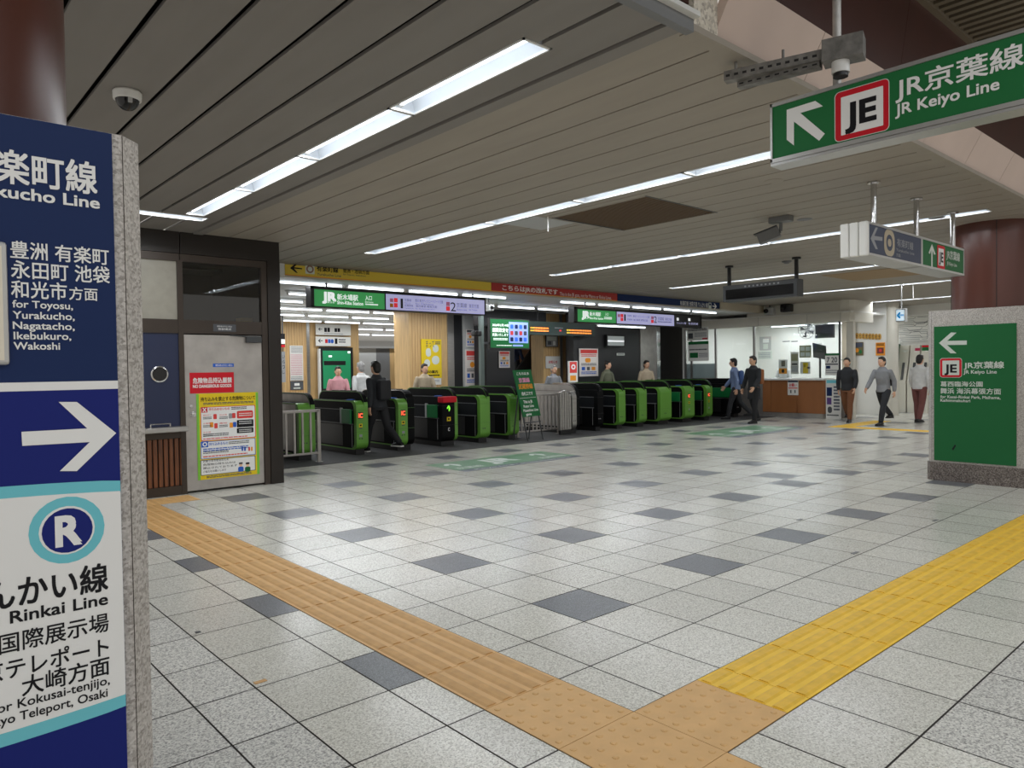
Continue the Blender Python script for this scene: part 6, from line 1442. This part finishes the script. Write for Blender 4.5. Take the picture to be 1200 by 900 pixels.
    mb = MB(); mb.ball(hd + Vector((0, -0.016, 0.022)), (0.085, 0.096, 0.108), hair, 20, 14); mb.ball(hd + Vector((0, -0.05, -0.03)), (0.076, 0.058, 0.085), hair, 16, 10)
    mb.ball(hd + Vector((0, 0.045, 0.085)), (0.062, 0.045, 0.03), hair, 14, 8)
    parts.append(merged(mb, 'hair', t, 0.008, hair))
    for s in (-1, 1):
        mb = MB(); c = hd + Vector((s * 0.031, 0.084, 0.002)); mb.ball(c, (0.014, 0.009, 0.008), EYE_W, 10, 6); mb.ball(c + Vector((0, 0.0065, 0)), (0.006, 0.004, 0.006), BLACK, 8, 6); parts.append(mb.build('eye', t, smooth=True))
    mb = MB(); mb.ball(hd + Vector((0, 0.089, -0.058)), (0.022, 0.008, 0.007), LIP, 10, 6); parts.append(mb.build('mouth', t, smooth=True))
    if bag:
        mb = MB(); bm_ = mat('bag_' + bag, {'black': (30, 30, 34), 'blue': (60, 88, 140), 'brown': (140, 84, 44)}[bag], 0.7)
        mb.bbox((-0.14, lean - 0.25, hz + 0.08), (0.14, lean - 0.105, hz + 0.46), bm_, 0.05); parts.append(mb.build('backpack', t, smooth=True))
    t.rotation_euler = (0, 0, math.radians(head_deg)); t.scale = (K, K, K); t.location = loc
    return t
def pc_(px, Y): p = at(px, 440, 'Y', Y); return (p.x, p.y, 0)
C = lambda n, rgb: mat('cloth_' + n, rgb, 0.85, noise=0.08, nscale=12)
DARK = C('charcoal', (40, 42, 46)); NAVYC = C('navy', (44, 54, 82)); GREYC = C('grey', (132, 134, 138)); PINKC = C('pink', (206, 150, 156)); BEIGE = C('beige', (178, 162, 138)); BRNC = C('brown', (120, 78, 52)); BLUEC = C('soft_blue', (116, 134, 170)); WHC = C('white', (206, 206, 204)); OLIVE = C('olive', (86, 88, 70)); MAROON = C('maroon', (110, 66, 62))
person('person in dark clothes with white-soled shoes walking in through the left gates', (3.86, 9.15, 0), 12, 1.72, 0.8, DARK, None, HAIRB, (-0.35, 0.4), (0.5, 0.3), 'black', SHOEW)
person('person in a pink top beyond the first gate, before the tall green screen', pc_(396, 13.2), 160, 1.62, 0.3, PINKC, NAVYC, HAIRB, (0.1, -0.1))
person('person in a pale jacket beyond the walking person in the left gates', pc_(424, 12.4), 10, 1.72, 0.5, WHC, NAVYC, HAIRG, (-0.2, 0.25))
person('person in a beige coat beyond the left gates, near the wooden pillar', pc_(497, 11.9), 170, 1.66, 0.4, BEIGE, DARK, HAIRB, (0.2, -0.2), coat=True)
person('person in a grey jacket just behind the middle railing', pc_(648, 11.2), 175, 1.60, 0.5, GREYC, DARK, HAIRG, (0.2, -0.2))
person('person riding up the dark escalator', (e0 + 0.26 * 2.5, 13.8, 0.5 + 2 * 0.19), -90, 1.65, 0.0, NAVYC, DARK, HAIRB, (0.1, 0.1), (0.6, 0.4), 'blue')
person('person in a green-grey jacket behind the black chrome-edged gate', pc_(711, 11.15), 190, 1.70, 0.4, OLIVE, DARK, HAIRB, (0.2, -0.2))
person('person in a beige jacket behind the all-green gates', pc_(757, 11.15), 165, 1.70, 0.3, BEIGE, NAVYC, HAIRB, (0.1, -0.1))
person('person in a soft blue jacket at the wide passage by the office', pc_(862, 8.6), 30, 1.74, 0.7, BLUEC, DARK, HAIRB, (-0.3, 0.3), (0.4, 0.4), 'blue')
person('person in a dark coat with brown bag standing before the office counter', (14.15, 7.55, 0), 75, 1.76, 0.35, DARK, C('black', (30, 30, 32)), HAIRB, (0.2, 0.1), (0.5, 0.3), 'brown', coat=True)
person('person in black jacket and light trousers walking before the white wall, leftmost there', (15.9, 5.9, 0), 100, 1.70, 0.7, DARK, BRNC, HAIRB, (0.3, -0.3), (0.3, 0.3))
person('person in grey jacket walking before the white wall, between two others', (15.5, 4.85, 0), 80, 1.72, 0.9, GREYC, DARK, HAIRB, (-0.35, 0.35), (0.3, 0.4), 'black')
person('person in a pale top and maroon skirt-coloured trousers near the ticket machines', (16.6, 4.42, 0), 260, 1.72, 0.3, WHC, MAROON, HAIRB, (0.1, -0.1))
p = at(919, 440, 'X', XO + 1.7)
person('office clerk in a white shirt behind the counter glass', (p.x, p.y, 0), 90, 1.66, 0.0, WHC, NAVYC, HAIRB, (0.3, 0.3), (0.6, 0.6))

# ------------------------------------------------------------------ tidy up
bpy.data.objects.remove(_to); bpy.data.curves.remove(_tc)
